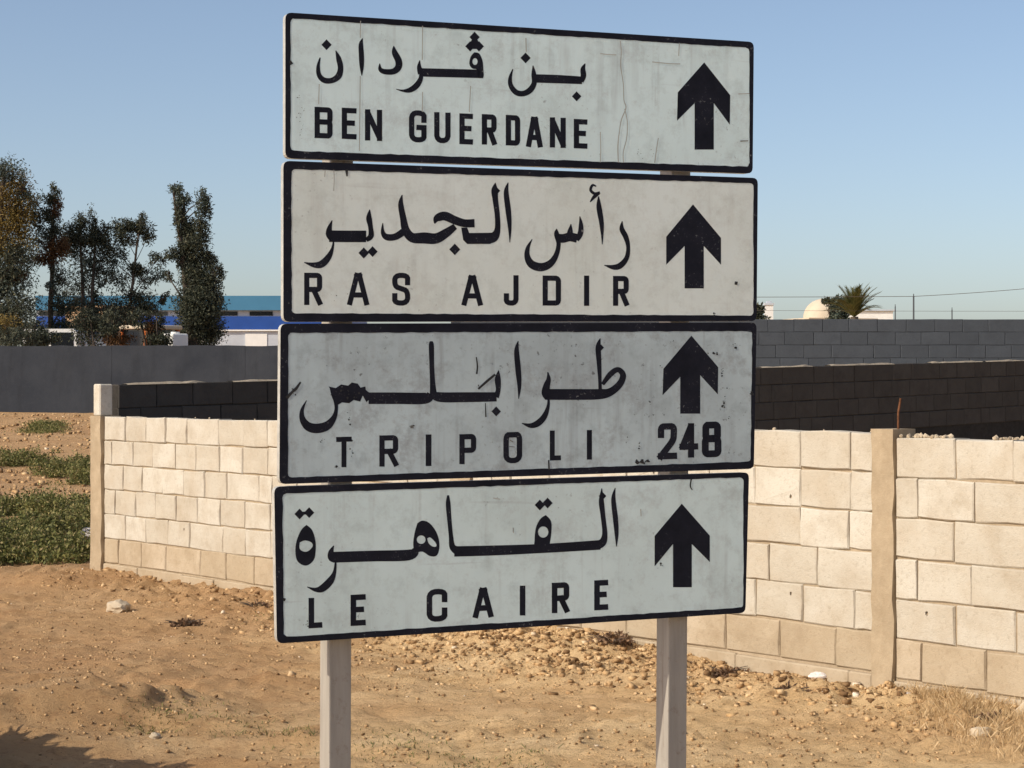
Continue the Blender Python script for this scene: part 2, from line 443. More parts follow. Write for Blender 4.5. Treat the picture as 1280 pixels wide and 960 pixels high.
# spilled mortar lumps along the top
m = MB(); rnd = random.Random(5)
for k in range(80):
    x = rnd.uniform(tr1 + .02, tr1 + .32) if k < 44 else rnd.choice((rnd.uniform(tr1 + .6, tr1 + .75), rnd.uniform(.05, tr0 - .05)))
    zt = 1.376 if x > tr1 or x < tm0 else 1.398
    s = rnd.uniform(.004, .015); yy = rnd.uniform(.01, .11)
    bmx = bmesh.new(); bmesh.ops.create_icosphere(bmx, subdivisions=1, radius=s)
    vv = [v.co * rnd.uniform(.6, 1.4) + Vector((x, yy, zt + s * .3)) for v in bmx.verts]; bmx.verts.index_update(); m.add(vv, [[v.index for v in f.verts] for f in bmx.faces]); bmx.free()
tag(m.build('mortar_crumbs', M['stone'], fw), kind='stuff')

# dark wall on the far side of the lot: in shade, rising to the right
DA = ray(148, 480, 18.2); DB = ray(1280, 480, 29.0); dv = Vector((DB.x - DA.x, DB.y - DA.y, 0)); dl = dv.length; DDIR = dv / dl
dw = empty('dark_block_wall', (DA.x, DA.y, 0), math.atan2(DDIR.y, DDIR.x))
tag(dw, 'dark shaded block wall rising to the right beyond the cream wall', 'wall')
zA = EYE - (480.5 - 480) * DA.y / F; zB = EYE + 29.5 * DB.y / F; slope = (zB - zA) / dl
dl2 = dl + 2.5
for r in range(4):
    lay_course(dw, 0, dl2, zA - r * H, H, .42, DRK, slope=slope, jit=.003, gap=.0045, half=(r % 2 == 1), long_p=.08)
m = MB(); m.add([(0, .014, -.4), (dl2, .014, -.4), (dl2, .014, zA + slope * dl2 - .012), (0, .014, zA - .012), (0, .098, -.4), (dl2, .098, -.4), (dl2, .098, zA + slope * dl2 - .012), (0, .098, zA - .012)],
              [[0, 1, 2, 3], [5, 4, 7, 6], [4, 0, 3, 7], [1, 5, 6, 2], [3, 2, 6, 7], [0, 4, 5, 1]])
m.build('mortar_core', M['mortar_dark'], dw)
rnd = random.Random(11); x = .1
while x < dl2 - .6:
    l = rnd.uniform(.35, 1.5)
    n = max(3, int(l / .12)); vs = []; fs = []
    for k in range(n + 1):
        xx = x + l * k / n; zb = zA + slope * xx - .004; h = rnd.uniform(.008, .024) * (0.4 if k in (0, n) else 1)
        vs += [(xx, -.006 + rnd.uniform(-.008, .008), zb - .002), (xx, .02, zb + h), (xx, .08, zb + h * .9), (xx, .105, zb - .002)]
    for k in range(n):
        for j in range(3): a = k * 4 + j; fs.append([a, a + 4, a + 5, a + 1])
    mesh_obj('mortar_cap', vs, fs, M['mortar_pale'], dw)
    x += l + rnd.choice((rnd.uniform(.05, .3), rnd.uniform(.3, 1.1)))

# grey walls still farther back
RX0, RY = -.8, 32.0
rw = empty('grey_block_wall', (RX0, RY, 0))
tag(rw, 'tall grey block wall with shade put into its colour at right, below the palm', 'wall')
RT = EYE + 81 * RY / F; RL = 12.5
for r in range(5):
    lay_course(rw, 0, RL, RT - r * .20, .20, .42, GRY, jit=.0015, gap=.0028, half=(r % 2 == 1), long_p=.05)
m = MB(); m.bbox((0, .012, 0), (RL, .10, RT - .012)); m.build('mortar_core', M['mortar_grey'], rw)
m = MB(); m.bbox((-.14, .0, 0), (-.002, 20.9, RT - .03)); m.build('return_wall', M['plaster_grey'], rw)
LY = 53.0; LX1 = RX0 - .14
lw = empty('grey_rendered_wall', (-34, LY, 0))
tag(lw, 'long plain grey rendered wall with its shade in the colour at left, below the trees', 'wall')
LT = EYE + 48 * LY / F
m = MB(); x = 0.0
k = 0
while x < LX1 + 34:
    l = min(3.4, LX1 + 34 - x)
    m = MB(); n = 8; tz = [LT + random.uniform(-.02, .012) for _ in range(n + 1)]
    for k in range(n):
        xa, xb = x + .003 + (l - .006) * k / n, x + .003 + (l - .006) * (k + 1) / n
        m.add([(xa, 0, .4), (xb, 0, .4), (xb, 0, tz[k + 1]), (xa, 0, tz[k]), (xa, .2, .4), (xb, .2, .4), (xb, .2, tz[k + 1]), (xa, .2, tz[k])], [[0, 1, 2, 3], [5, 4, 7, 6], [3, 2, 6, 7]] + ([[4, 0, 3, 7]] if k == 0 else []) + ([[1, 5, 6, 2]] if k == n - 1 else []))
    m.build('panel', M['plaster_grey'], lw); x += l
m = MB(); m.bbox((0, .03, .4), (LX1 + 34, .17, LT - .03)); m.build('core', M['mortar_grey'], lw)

# ------------------------------------------------------------------ the road sign
SB = Vector((0, 5.7287, 0)); SANG = math.atan(.4348)          # sign plane: Y = 5.7287 + .4348 X
SA = Vector((math.cos(SANG), math.sin(SANG), 0))
def loc(x, y):
    """photo pixel -> (along, up) on the sign's plane"""
    u = x - 640; Y = 4316.0 / (753.4 - .126 * u); P = Vector((u * Y / F, Y, EYE - (y - 480) * Y / F))
    return ((P - SB).dot(SA), P.z)
sign = empty('direction_sign', SB, SANG)
tag(sign, 'weathered four-panel Arabic and French direction sign on two steel posts', 'road sign')

def area2(p): return sum(p[i][0] * p[(i + 1) % len(p)][1] - p[(i + 1) % len(p)][0] * p[i][1] for i in range(len(p)))
def plate(name, outer, y0, y1, mat, parent, holes=(), mats=None):
    """outline in (along, up), front at y0 (nearer the viewer, smaller), back at y1"""
    loops = [list(outer)] + [list(h) for h in holes]; flat = [p for l in loops for p in l]; n = len(flat)
    vs = [(a, y0, b) for a, b in flat] + [(a, y1, b) for a, b in flat]; fs = []; fm = []
    for tr in tessellate_polygon([[Vector((a, b, 0)) for a, b in l] for l in loops]):
        fs.append(list(tr)); fm.append(0); fs.append([i + n for i in tr][::-1]); fm.append(1)
    s = 0
    for l in loops:
        for i in range(len(l)):
            a, b = s + i, s + (i + 1) % len(l); fs.append([a, b, b + n, a + n]); fm.append(1)
        s += len(l)
    mats = mats or [mat, mat]
    o = mesh_obj(name, vs, fs, None, parent, mats=mats, fmat=fm)
    bm = bmesh.new(); bm.from_mesh(o.data); bmesh.ops.recalc_face_normals(bm, faces=bm.faces); bm.to_mesh(o.data); bm.free()
    return o
def round_quad(q, r, n=4):
    out = []
    for i in range(4):
        p, a, b = Vector(q[i]), Vector(q[i - 1]), Vector(q[(i + 1) % 4])
        s = p + (a - p).normalized() * r; e = p + (b - p).normalized() * r
        for k in range(n + 1):
            t = k / n; out.append(tuple(s * (1 - t) ** 2 + p * 2 * t * (1 - t) + e * t * t))
    return out
def rough_loop(p, a):
    out = []
    for i in range(len(p)):
        u, v = Vector(p[i]), Vector(p[(i + 1) % len(p)]); n = max(1, int((v - u).length / .022))
        for k in range(n): q = u.lerp(v, k / n); out.append((q.x + random.uniform(-a, a), q.y + random.uniform(-a, a)))
    return out
def smooth_path(pts, k=5):
    """Catmull-Rom through points of any dimension"""
    P = [np.array(p, float) for p in pts]
    if len(P) < 3: return P
    out = []
    for i in range(len(P) - 1):
        a, b, c, d = P[max(i - 1, 0)], P[i], P[i + 1], P[min(i + 2, len(P) - 1)]
        for j in range(k):
            t = j / k; out.append(.5 * (2 * b + (c - a) * t + (2 * a - 5 * b + 4 * c - d) * t * t + (3 * b - a - 3 * c + d) * t ** 3))
    out.append(P[-1]); return out
def ribbon(pts):
    """list of (x, y, w) -> outline polygon; the pen's width varies along the stroke"""
    P = [(p[0], p[1]) for p in pts]; n = len(P); L = []; R = []
    for i in range(n):
        a = np.array(P[max(i - 1, 0)]); b = np.array(P[min(i + 1, n - 1)]); t = b - a; t = t / (np.linalg.norm(t) + 1e-9)
        s = np.array((-t[1], t[0])) * max(pts[i][2], 1) / 2; c = np.array(P[i])
        L.append(c + s); R.append(c - s)
    return [tuple(p) for p in L + R[::-1]]
def miter(pts, w, cap=True):
    P = [np.array(p, float) for p in pts]; n = len(P)
    if cap:
        d = P[0] - P[1]; P[0] = P[0] + d / np.linalg.norm(d) * w / 2
        d = P[-1] - P[-2]; P[-1] = P[-1] + d / np.linalg.norm(d) * w / 2
    L = []; R = []
    for i in range(n):
        d1 = P[i] - P[i - 1] if i else P[1] - P[0]; d2 = P[i + 1] - P[i] if i < n - 1 else d1
        d1 = d1 / np.linalg.norm(d1); d2 = d2 / np.linalg.norm(d2)
        n1 = np.array((-d1[1], d1[0])); n2 = np.array((-d2[1], d2[0])); m = n1 + n2; l = np.linalg.norm(m)
        m = n1 if l < .2 else m / l; s = w / 2 / max(.45, float(m @ n1))
        L.append(P[i] + m * s); R.append(P[i] - m * s)
    return L, R

LAYER = [0]
def poly_mesh(name, polys, parent, mat, dep=-.0012, tf=loc):
    """each entry: (outline, holes) in photo pixels; all one printed mark"""
    vs = []; fs = []
    for k, (o, hs) in enumerate(polys):
        loops = [[tf(*p) for p in o]] + [[tf(*p) for p in h] for h in hs]
        n0 = len(vs); y = dep - .00002 * (k % 8)
        for l in loops: vs += [(a, y, b) for a, b in l]
        for tr in tessellate_polygon([[Vector((a, b, 0)) for a, b in l] for l in loops]): fs.append([i + n0 for i in tr])
    o = mesh_obj(name, vs, fs, mat, parent)
    bm = bmesh.new(); bm.from_mesh(o.data)
    for f in bm.faces:
        if f.normal.y > 0: f.normal_flip()
    bm.to_mesh(o.data); bm.free()
    return o
def strip_polys(L, R):
    return [([tuple(L[i]), tuple(L[i + 1]), tuple(R[i + 1]), tuple(R[i])], []) for i in range(len(L) - 1)]

def chaikin(pts, it=2):
    P = [np.array(p, float) for p in pts]
    for _ in range(it):
        Q = [P[0]]
        for i in range(len(P) - 1):
            Q += [P[i] * .75 + P[i + 1] * .25, P[i] * .25 + P[i + 1] * .75]
        Q.append(P[-1]); P = Q
    return P
# Latin capitals: polylines in the letter's box, ('c', ...) = rounded
GL = {
 'B': [[(0, 0), (0, 1)], ['c', (0, 1), (.55, 1), (1, 1), (1, .78), (1, .53), (.55, .53), (0, .53)], ['c', (0, .53), (.6, .53), (1, .53), (1, .27), (1, 0), (.6, 0), (0, 0)]],
 'E': [[(1, 1), (0, 1), (0, 0), (1, 0)], [(0, .52), (.82, .52)]],
 'N': [[(0, 0), (0, 1)], [(1, 0), (1, 1)], [(.04, .95), (.96, .05)]],
 'G': [['c', (1, .74), (1, 1), (0, 1), (0, .5), (0, 0), (1, 0), (1, .28), (1, .36)], [(1, .3), (1, .46), (.6, .46)]],
 'U': [['c', (0, 1), (0, .6), (0, .5), (0, 0), (1, 0), (1, .5), (1, .6), (1, 1)]],
 'R': [[(0, 0), (0, 1)], ['c', (0, 1), (.5, 1), (1, 1), (1, .75), (1, .48), (.5, .48), (0, .48)], [(.55, .46), (1, 0)]],
 'D': [[(0, 0), (0, 1)], ['c', (0, 1), (.45, 1), (1, 1), (1, .7), (1, .3), (1, 0), (.45, 0), (0, 0)]],
 'A': [[(0, 0), (.42, 1)], [(1, 0), (.58, 1)], [(.2, .28), (.8, .28)], [(.40, .96), (.60, .96)]],
 'S': [['c', (1, .74), (1, 1), (0, 1), (0, .6), (.5, .52), (1, .44), (1, 0), (0, 0), (0, .26)]],
 'J': [['c', (1, 1), (1, .6), (1, .4), (1, 0), (0, 0), (0, .28)]],
 'I': [[(.5, 0), (.5, 1)]],
 'T': [[(0, 1), (1, 1)], [(.5, 0), (.5, 1)]],
 'P': [[(0, 0), (0, 1)], ['c', (0, 1), (.5, 1), (1, 1), (1, .74), (1, .45), (.5, .45), (0, .45)]],
 'O': [['c', (.5, 1), (.44, 1), (0, 1), (0, .5), (0, 0), (1, 0), (1, .5), (1, 1), (.56, 1), (.5, 1), (.46, 1)]],
 'L': [[(0, 1), (0, 0), (1, 0)]],
 'C': [['c', (1, .70), (1, 1), (0, 1), (0, .5), (0, 0), (1, 0), (1, .30)]],
 '2': [['c', (0, .72), (0, 1), (.5, 1), (1, 1), (1, .72), (.95, .52), (.4, .22), (0, 0)], [(0, 0), (1, 0)]],
 '4': [[(.68, 0), (.68, 1)], [(.62, .96), (.02, .3)], [(0, .28), (1, .28)]],
 '8': [['c', (.5, 1), (.04, 1), (.04, .77), (.04, .54), (.5, .54), (.96, .54), (.96, .77), (.96, 1), (.5, 1), (.3, 1)], ['c', (.5, .52), (0, .52), (0, .26), (0, 0), (.5, 0), (1, 0), (1, .26), (1, .52), (.5, .52), (.3, .52)]],
}
def latin(ch, x0, x1, yt, yb, t, slope, parent):
    polys = []; xc = (x0 + x1) / 2
    if ch == 'I': x0, x1 = xc - t / 2 - .01, xc + t / 2 + .01
    w, h = max(x1 - x0 - t, .001), yb - yt - t
    tt = t
    for st in GL[ch]:
        cur = st[0] == 'c'; pts = [(x0 + t / 2 + a * w, yb - t / 2 - b * h) for a, b in (st[1:] if cur else st)]
        if cur: pts = chaikin(pts)
        pts = [(p[0], p[1] + slope * (p[0] - xc)) for p in pts]
        L, R = miter(pts, tt); polys += strip_polys(L, R)
    return poly_mesh('letter' if ch.isalpha() else 'numeral', polys, parent, M['black'])

def Z(ox, oy, k=4.0): return lambda x, y: (ox + x / k, oy + y / k)
R1, R2, R3, R4 = Z(340, 0), Z(640, 0), Z(340, 190), Z(640, 190)
R5, R6, R7, R8 = Z(340, 390), Z(640, 390), Z(330, 580), Z(630, 580)
def arabic(parent, parts, name='letter', mat=None):
    polys = []
    for reg, kind, data in parts:
        if kind == 's':
            pts = [(*reg(x, y), w / 4) for x, y, w in data]
            sp = smooth_path(pts, 6) if len(pts) > 2 else pts
            L = []; n = len(sp); rb = ribbon(sp); L = rb[:n]; Rr = rb[n:][::-1]
            polys += strip_polys(L, Rr)
        elif kind == 'd':
            x, y, r = data; polys.append(([reg(x, y - r), reg(x + r * .95, y), reg(x, y + r), reg(x - r * .95, y)], []))
        elif kind == 'p':
            o, hs = data; sm = lambda q: [tuple(v) for v in smooth_path(list(q) + [q[0]], 4)[:-1]]
            polys.append(([reg(*p) for p in sm(o)], [[reg(*p) for p in sm(h)] for h in hs]))
        elif kind == 'q':
            polys.append(([reg(*p) for p in data], []))
    return poly_mesh(name, polys, parent, mat or M['black'], dep=-.0012)
def ell(cx, cy, rx, ry, n=10): return [(cx + rx * math.cos(2 * PI * k / n), cy + ry * math.sin(2 * PI * k / n)) for k in range(n)]

PANELS = [
 dict(out=[(356.5, 15.5), (942, 52.5), (940.5, 217), (356.5, 197.8)], inn=[(363, 23), (936.5, 60), (936.5, 208.5), (363, 188.5)], face='face1',
      lab='topmost panel of the sign, cool white, lettered BEN GUERDANE'),
 dict(out=[(354, 201), (947, 222.5), (945.5, 401.3), (354, 402.3)], inn=[(364, 211.5), (941.5, 229), (941.5, 394.5), (364.5, 391.5)], face='face2',
      lab='second panel from the top, beige, lettered RAS AJDIR'),
 dict(out=[(350.5, 404.6), (945.5, 403.3), (942, 586), (349, 605.2)], inn=[(360, 416), (940, 414), (938, 577), (360, 597)], face='face3',
      lab='third panel from the top, grey and badly scuffed, lettered TRIPOLI 248'),
 dict(out=[(342.5, 608.3), (936, 590.4), (931.5, 766), (346, 804.5)], inn=[(353, 617), (929, 596.5), (929, 759), (354.5, 796)], face='face4',
      lab='lowest panel of the sign, pale grey, lettered LE CAIRE'),
]
pan = []
for d in PANELS:
    q = [loc(*p) for p in d['out']]; qi = [loc(*p) for p in d['inn']]
    o = plate('panel', round_quad(q, .018), -.001, .021, None, sign, mats=[M[d['face']], M['sign_edge']])
    o['label'] = d['lab']
    plate('border', round_quad(q, .0175), -.0016, -.0011, M['black'], o, holes=[rough_loop(round_quad(qi, .012), .0011)])
    pan.append(o)
    # flat bars clamping the panel to the posts, on its back
    for f in (.3, .7):
        za = q[0][1] * (1 - f) + q[3][1] * f; zb = q[1][1] * (1 - f) + q[2][1] * f
        m = MB(); m.add([(q[0][0] + .15, y, za + s) for y in (.0212, .026) for s in (-.015, .015)] + [(q[1][0] - .15, y, zb + s) for y in (.0212, .026) for s in (-.015, .015)],
                        [[0, 1, 5, 4], [2, 6, 7, 3], [0, 4, 6, 2], [1, 3, 7, 5], [0, 2, 3, 1], [4, 5, 7, 6]])
        m.build('clamp_bar', M['sign_edge'], o)
P1, P2, P3, P4 = pan
for ch, x0, x1, yt, yb in [('B', 393, 415.5, 134, 173), ('E', 427, 445.5, 135, 174), ('N', 456, 477.5, 137, 176), ('G', 511, 533, 138, 178), ('U', 542.5, 563, 140.5, 179),
        ('E', 574, 591, 142, 180.5), ('R', 602, 620.5, 143, 181), ('D', 632, 650, 144, 182), ('A', 657.5, 678, 146, 184), ('N', 687, 707, 147, 184.7), ('E', 717, 734, 149, 185.7)]:
    latin(ch, x0, x1, yt, yb, 6.6, .045, P1)
for ch, x0, x1, yt, yb in [('R', 380, 402.5, 341, 381.3), ('A', 434, 461, 341, 381.5), ('S', 490, 512.5, 341, 382), ('A', 577, 603, 344, 382), ('J', 629.5, 648, 344, 382),
        ('D', 678, 701, 344.5, 382), ('I', 730, 736, 344.5, 382.3), ('R', 766, 785.7, 345, 382.3)]:
    latin(ch, x0, x1, yt, yb, 6.5, .008, P2)
for ch, x0, x1, yt, yb, t in [('T', 420, 439.5, 546, 584, 6.2), ('R', 474, 497.5, 544, 583, 6.6), ('I', 531, 540, 543, 582.5, 7.2), ('P', 574, 595, 542.5, 580, 6.6), ('O', 629, 652.5, 540, 579, 6.8),
        ('L', 687, 701, 538, 575.5, 6.2), ('I', 733, 740, 537.5, 574.5, 6.4), ('2', 822, 846, 529, 574, 8), ('4', 849, 872.5, 529, 572, 7.8), ('8', 877, 901.5, 527, 571.5, 8.6)]:
    latin(ch, x0, x1, yt, yb, t, -.03, P3)
for ch, x0, x1, yt, yb in [('L', 385.5, 402.7, 747, 785), ('E', 438, 457, 743, 782), ('C', 533, 559, 736, 777), ('A', 591, 616.5, 734.5, 772), ('I', 649, 657, 732, 769.3), ('R', 689.5, 711.3, 728, 766), ('E', 742.5, 760, 725, 762.5)]:
    latin(ch, x0, x1, yt, yb, 7.0, -.055, P4)
ARROWS = [
 (P1, [(880, 78), (912.5, 119), (912, 156), (892, 129), (892, 187), (868, 187), (868, 129), (846, 151), (847, 115.5)]),
 (P2, [(866, 255.5), (901, 297.5), (901, 331), (879.5, 307.5), (879.5, 360.5), (855.5, 360.5), (855.5, 307.5), (832.5, 331), (832.5, 296)]),
 (P3, [(864, 419.5), (897.5, 459), (897, 493), (875, 469), (875, 517), (850, 517), (850, 471), (828, 494), (829, 461)]),
 (P4, [(852, 629.5), (887, 669.5), (887, 702.5), (864.5, 680), (864.5, 734), (841, 734), (841, 680), (818, 708), (818, 670)])]
for p, o in ARROWS: poly_mesh('arrow', [(o, [])], p, M['black'])

# --- Arabic lettering, drawn with a broad pen: s = stroke of varying width, d = lozenge dot, p = shape with counters
arabic(P1, [(R1, 's', [(240, 288, 6), (230, 335, 18), (236, 378, 24), (262, 402, 28), (300, 402, 28), (332, 380, 32), (342, 340, 28), (333, 295, 26), (318, 253, 4)]), (R1, 'd', (272, 224, 27))])
arabic(P1, [(R1, 's', [(452, 192, 4), (444, 222, 22), (446, 270, 26), (448, 330, 22), (448, 378, 4)])])
arabic(P1, [(R1, 's', [(608, 230, 4), (612, 262, 28), (632, 305, 34), (630, 338, 34), (604, 358, 30), (560, 358, 26), (540, 345, 20), (538, 318, 4)])])
arabic(P1, [(R1, 's', [(738, 302, 4), (735, 335, 22), (745, 368, 34)]), (R1, 's', [(738, 362, 42), (900, 366, 42), (1055, 370, 42)]),
            (R1, 's', [(745, 365, 18), (742, 395, 24), (722, 428, 30), (690, 450, 26), (655, 454, 12), (620, 446, 3)]),
            (R1, 'p', ([(1010, 262), (1035, 268), (1052, 305), (1056, 350), (1056, 385), (1028, 388), (1024, 350), (1000, 342), (986, 320), (992, 285)], [ell(1014, 308, 13, 17)])),
            (R1, 'd', (1012, 186, 27)), (R1, 'd', (990, 232, 26)), (R1, 'd', (1034, 232, 26)), (R1, 'q', [(1012, 170), (1050, 245), (975, 245)])])
arabic(P1, [(R1, 's', [(1204, 345, 4), (1190, 390, 18), (1194, 430, 24), (1220, 462, 28), (1256, 468, 28), (1290, 450, 30), (1310, 415, 26), (1308, 370, 24), (1304, 328, 4)]),
            (R2, 'd', (67, 290, 27)), (R2, 's', [(105, 392, 42), (230, 396, 42), (350, 402, 38)]), (R2, 's', [(365, 318, 4), (354, 345, 24), (356, 380, 28), (345, 408, 24)]), (R2, 'd', (322, 482, 25))])
arabic(P2, [(R3, 's', [(300, 342, 4), (287, 380, 24), (285, 410, 34), (300, 430, 38)]), (R3, 's', [(285, 421, 58), (380, 422, 58), (470, 422, 58)]), (R3, 's', [(488, 288, 4), (484, 330, 28), (492, 375, 24), (494, 420, 28), (470, 440, 22)]),
            (R3, 's', [(308, 435, 6), (302, 480, 14), (282, 525, 30), (248, 560, 36), (210, 565, 26), (160, 552, 3)]), (R3, 'd', (458, 505, 28)), (R3, 'd', (502, 498, 27))])
arabic(P2, [(R3, 's', [(650, 214, 4), (643, 260, 26), (655, 330, 32), (668, 390, 40), (700, 428, 48), (760, 430, 56), (820, 432, 52), (870, 405, 44), (915, 372, 30)]),
            (R3, 's', [(553, 355, 4), (553, 400, 20), (572, 425, 32), (615, 424, 34), (655, 400, 36)]),
            (R3, 's', [(812, 358, 6), (824, 332, 36), (862, 320, 44), (910, 340, 42), (960, 356, 40), (1012, 356, 42)]),
            (R3, 'q', [(945, 378), (975, 378), (985, 405), (1090, 404), (1120, 440), (1090, 460), (975, 460), (955, 440)]),
            (R3, 's', [(1075, 432, 54), (1108, 424, 50), (1126, 390, 30), (1126, 320, 26), (1116, 240, 28), (1112, 190, 32), (1116, 154, 3)]), (R3, 'd', (1126, 194, 15)), (R3, 'd', (913, 487, 29))])
arabic(P2, [(R3, 's', [(1180, 153, 4), (1170, 200, 24), (1180, 290, 28), (1188, 380, 18), (1188, 452, 3)])])
arabic(P2, [(R4, 's', [(100, 436, 3), (78, 480, 20), (76, 525, 30), (98, 562, 40), (145, 576, 42), (190, 558, 36), (220, 515, 26), (232, 460, 22), (222, 410, 26), (222, 384, 3)]),
            (R4, 's', [(225, 430, 44), (255, 432, 44), (288, 425, 44), (325, 432, 44)]), (R4, 's', [(294, 360, 3), (290, 395, 26), (285, 425, 30)]), (R4, 's', [(338, 322, 4), (344, 365, 22), (340, 410, 28), (322, 440, 24)])])
arabic(P2, [(R4, 's', [(432, 222, 5), (434, 275, 26), (446, 350, 24), (450, 410, 14), (450, 462, 3)]), (R4, 's', [(420, 172, 6), (402, 166, 12), (392, 190, 14), (412, 208, 14), (438, 200, 8)]), (R4, 's', [(438, 204, 12), (412, 222, 18), (390, 250, 5)])])
arabic(P2, [(R4, 's', [(550, 346, 4), (548, 385, 24), (568, 425, 26), (580, 475, 20), (572, 530, 24), (540, 568, 30), (505, 576, 24), (460, 566, 3)])])
arabic(P3, [(R5, 's', [(172, 442, 3), (150, 490, 18), (152, 535, 30), (180, 572, 44), (225, 582, 48), (275, 568, 44), (308, 530, 28), (320, 490, 18), (318, 450, 20), (305, 415, 18), (292, 378, 10)]),
            (R5, 'q', [(282, 372), (318, 380), (345, 362), (380, 368), (398, 352), (428, 358), (442, 378), (466, 372), (470, 400), (452, 420), (440, 448), (408, 440), (385, 456), (350, 452), (325, 466), (308, 440), (300, 400)]),
            (R5, 's', [(452, 385, 18), (468, 410, 34), (490, 432, 54)]), (R5, 's', [(482, 431, 58), (620, 431, 58), (765, 431, 56), (792, 410, 36)]),
            (R5, 's', [(795, 146, 14), (796, 170, 26), (798, 260, 24), (802, 350, 26), (806, 410, 36)]), (R5, 's', [(800, 395, 24), (830, 424, 48), (960, 426, 50), (1122, 424, 46)]),
            (R5, 's', [(1132, 292, 4), (1128, 335, 30), (1130, 390, 24), (1118, 425, 32)]), (R5, 'd', (1120, 497, 25))])
arabic(P3, [(R5, 's', [(1230, 145, 4), (1222, 195, 24), (1230, 290, 28), (1236, 370, 20), (1232, 434, 3)])])
arabic(P3, [(R6, 's', [(178, 300, 5), (182, 335, 22), (172, 370, 34), (168, 405, 42), (180, 430, 34)]), (R6, 's', [(182, 425, 10), (180, 470, 16), (162, 520, 28), (130, 555, 32), (92, 568, 24), (48, 556, 3)]),
            (R6, 's', [(165, 412, 54), (300, 412, 54), (430, 411, 52), (490, 400, 40), (538, 360, 34), (554, 315, 30), (528, 288, 26), (490, 312, 28), (452, 362, 18)]),
            (R6, 's', [(440, 132, 4), (430, 175, 26), (434, 250, 24), (438, 330, 18), (440, 390, 18)]), (R6, 'd', (444, 178, 16))])
arabic(P4, [(R7, 'p', ([(212, 304), (240, 330), (256, 380), (258, 430), (248, 480), (210, 508), (168, 488), (156, 440), (162, 385), (185, 330)], [[(178, 392), (205, 382), (236, 392), (242, 412), (222, 434), (200, 438), (178, 424)]])),
            (R7, 'd', (177, 250, 27)), (R7, 'd', (225, 243, 27)), (R7, 'q', [(175, 240), (225, 236), (225, 250), (175, 256)])])
arabic(P4, [(R7, 's', [(348, 408, 4), (335, 440, 28), (340, 466, 44), (365, 466, 54)]), (R7, 's', [(345, 466, 54), (540, 460, 54), (720, 455, 54), (760, 430, 34)]), (R7, 's', [(358, 480, 8), (352, 540, 18), (330, 585, 36), (290, 622, 36), (255, 628, 20), (215, 614, 3)]),
            (R7, 'p', ([(766, 296), (790, 283), (822, 292), (852, 325), (872, 370), (876, 420), (862, 458), (828, 460), (792, 438), (758, 440), (745, 405), (752, 345)], [ell(785, 378, 22, 21), [(815, 372), (832, 368), (858, 395), (860, 412), (842, 412), (822, 395)]]))])
arabic(P4, [(R7, 's', [(920, 156, 10), (920, 200, 24), (926, 280, 22), (934, 360, 22), (942, 415, 32), (975, 437, 50)]), (R7, 's', [(950, 437, 52), (1150, 432, 50), (1350, 424, 46), (1500, 416, 46), (1680, 404, 48)]),
            (R8, 'p', ([(208, 255), (234, 285), (236, 340), (228, 400), (228, 430), (155, 430), (152, 380), (158, 320), (180, 275)], [ell(195, 340, 26, 28)])), (R8, 'd', (178, 205, 27)), (R8, 'd', (217, 195, 27)), (R8, 'q', [(178, 196), (217, 188), (217, 202), (178, 212)]),
            (R8, 's', [(470, 404, 44), (494, 388, 38), (503, 345, 26), (494, 260, 24), (486, 185, 26), (488, 122, 3)]), (R8, 'd', (492, 160, 20))])
arabic(P4, [(R8, 's', [(555, 120, 4), (546, 175, 22), (556, 270, 26), (562, 350, 20), (561, 412, 3)])])

# cracks and scuffs in the sheeting
def crack(p, reg, pts, w=4.0, mat='crack', name='crack'):
    w *= .8 if mat == 'crack' else 1
    pts = [(x, y, w * random.uniform(.5, 1.4)) for x, y in pts]
    if mat == 'crack' and w < 4.2: mat = 'crack_faint'
    o = arabic(p, [(reg, 's', pts)], name, M[mat]); o.location.y = -.0008; return o
crack(P1, R2, [(540, 205), (545, 260), (542, 330), (555, 420), (558, 500), (568, 540), (545, 600), (535, 660), (528, 730), (530, 812)], 5)
crack(P1, R2, [(562, 545), (575, 610), (572, 690), (555, 760), (556, 812)], 4)
crack(P1, R2, [(730, 690), (722, 740), (712, 815)], 5); crack(P1, R2, [(440, 660), (442, 740), (440, 812)], 3)
crack(P1, R2, [(440, 268), (470, 272), (520, 275)], 2.4); crack(P1, R2, [(700, 310), (780, 318), (840, 320)], 2.2); crack(P1, R2, [(835, 215), (832, 280)], 2.2)
crack(P1, R2, [(1140, 706), (1180, 704)], 7); crack(P1, R2, [(1130, 470), (1185, 468)], 4)
crack(P1, R1, [(442, 105), (440, 190)], 4); crack(P1, R1, [(440, 380), (438, 560), (436, 755)], 3.4); crack(P1, R1, [(752, 130), (750, 300)], 2.6); crack(P1, R1, [(752, 460), (750, 560)], 2.6)
crack(P1, R1, [(992, 430), (985, 560)], 2.6); crack(P1, R1, [(235, 420), (232, 520)], 3.0); crack(P1, R2, [(68, 190), (70, 260)], 5)
crack(P2, R3, [(265, 90), (262, 125)], 4); crack(P2, R3, [(308, 90), (310, 140), (307, 195)], 4.5); crack(P2, R3, [(372, 88), (374, 122)], 12, 'scuff', 'scuff')
crack(P2, R4, [(1112, 655), (1126, 657)], 12, 'scuff', 'scuff')
crack(P3, R5, [(72, 430), (100, 400), (120, 382), (142, 350)], 14, 'scuff', 'scuff'); crack(P3, R5, [(1030, 385), (1075, 345), (1115, 312)], 9, 'scuff', 'scuff')
crack(P3, R5, [(1020, 225), (1026, 270), (1022, 310)], 7, 'scuff', 'scuff'); crack(P3, R5, [(1066, 455), (1068, 525)], 5, 'scuff', 'scuff')
pass
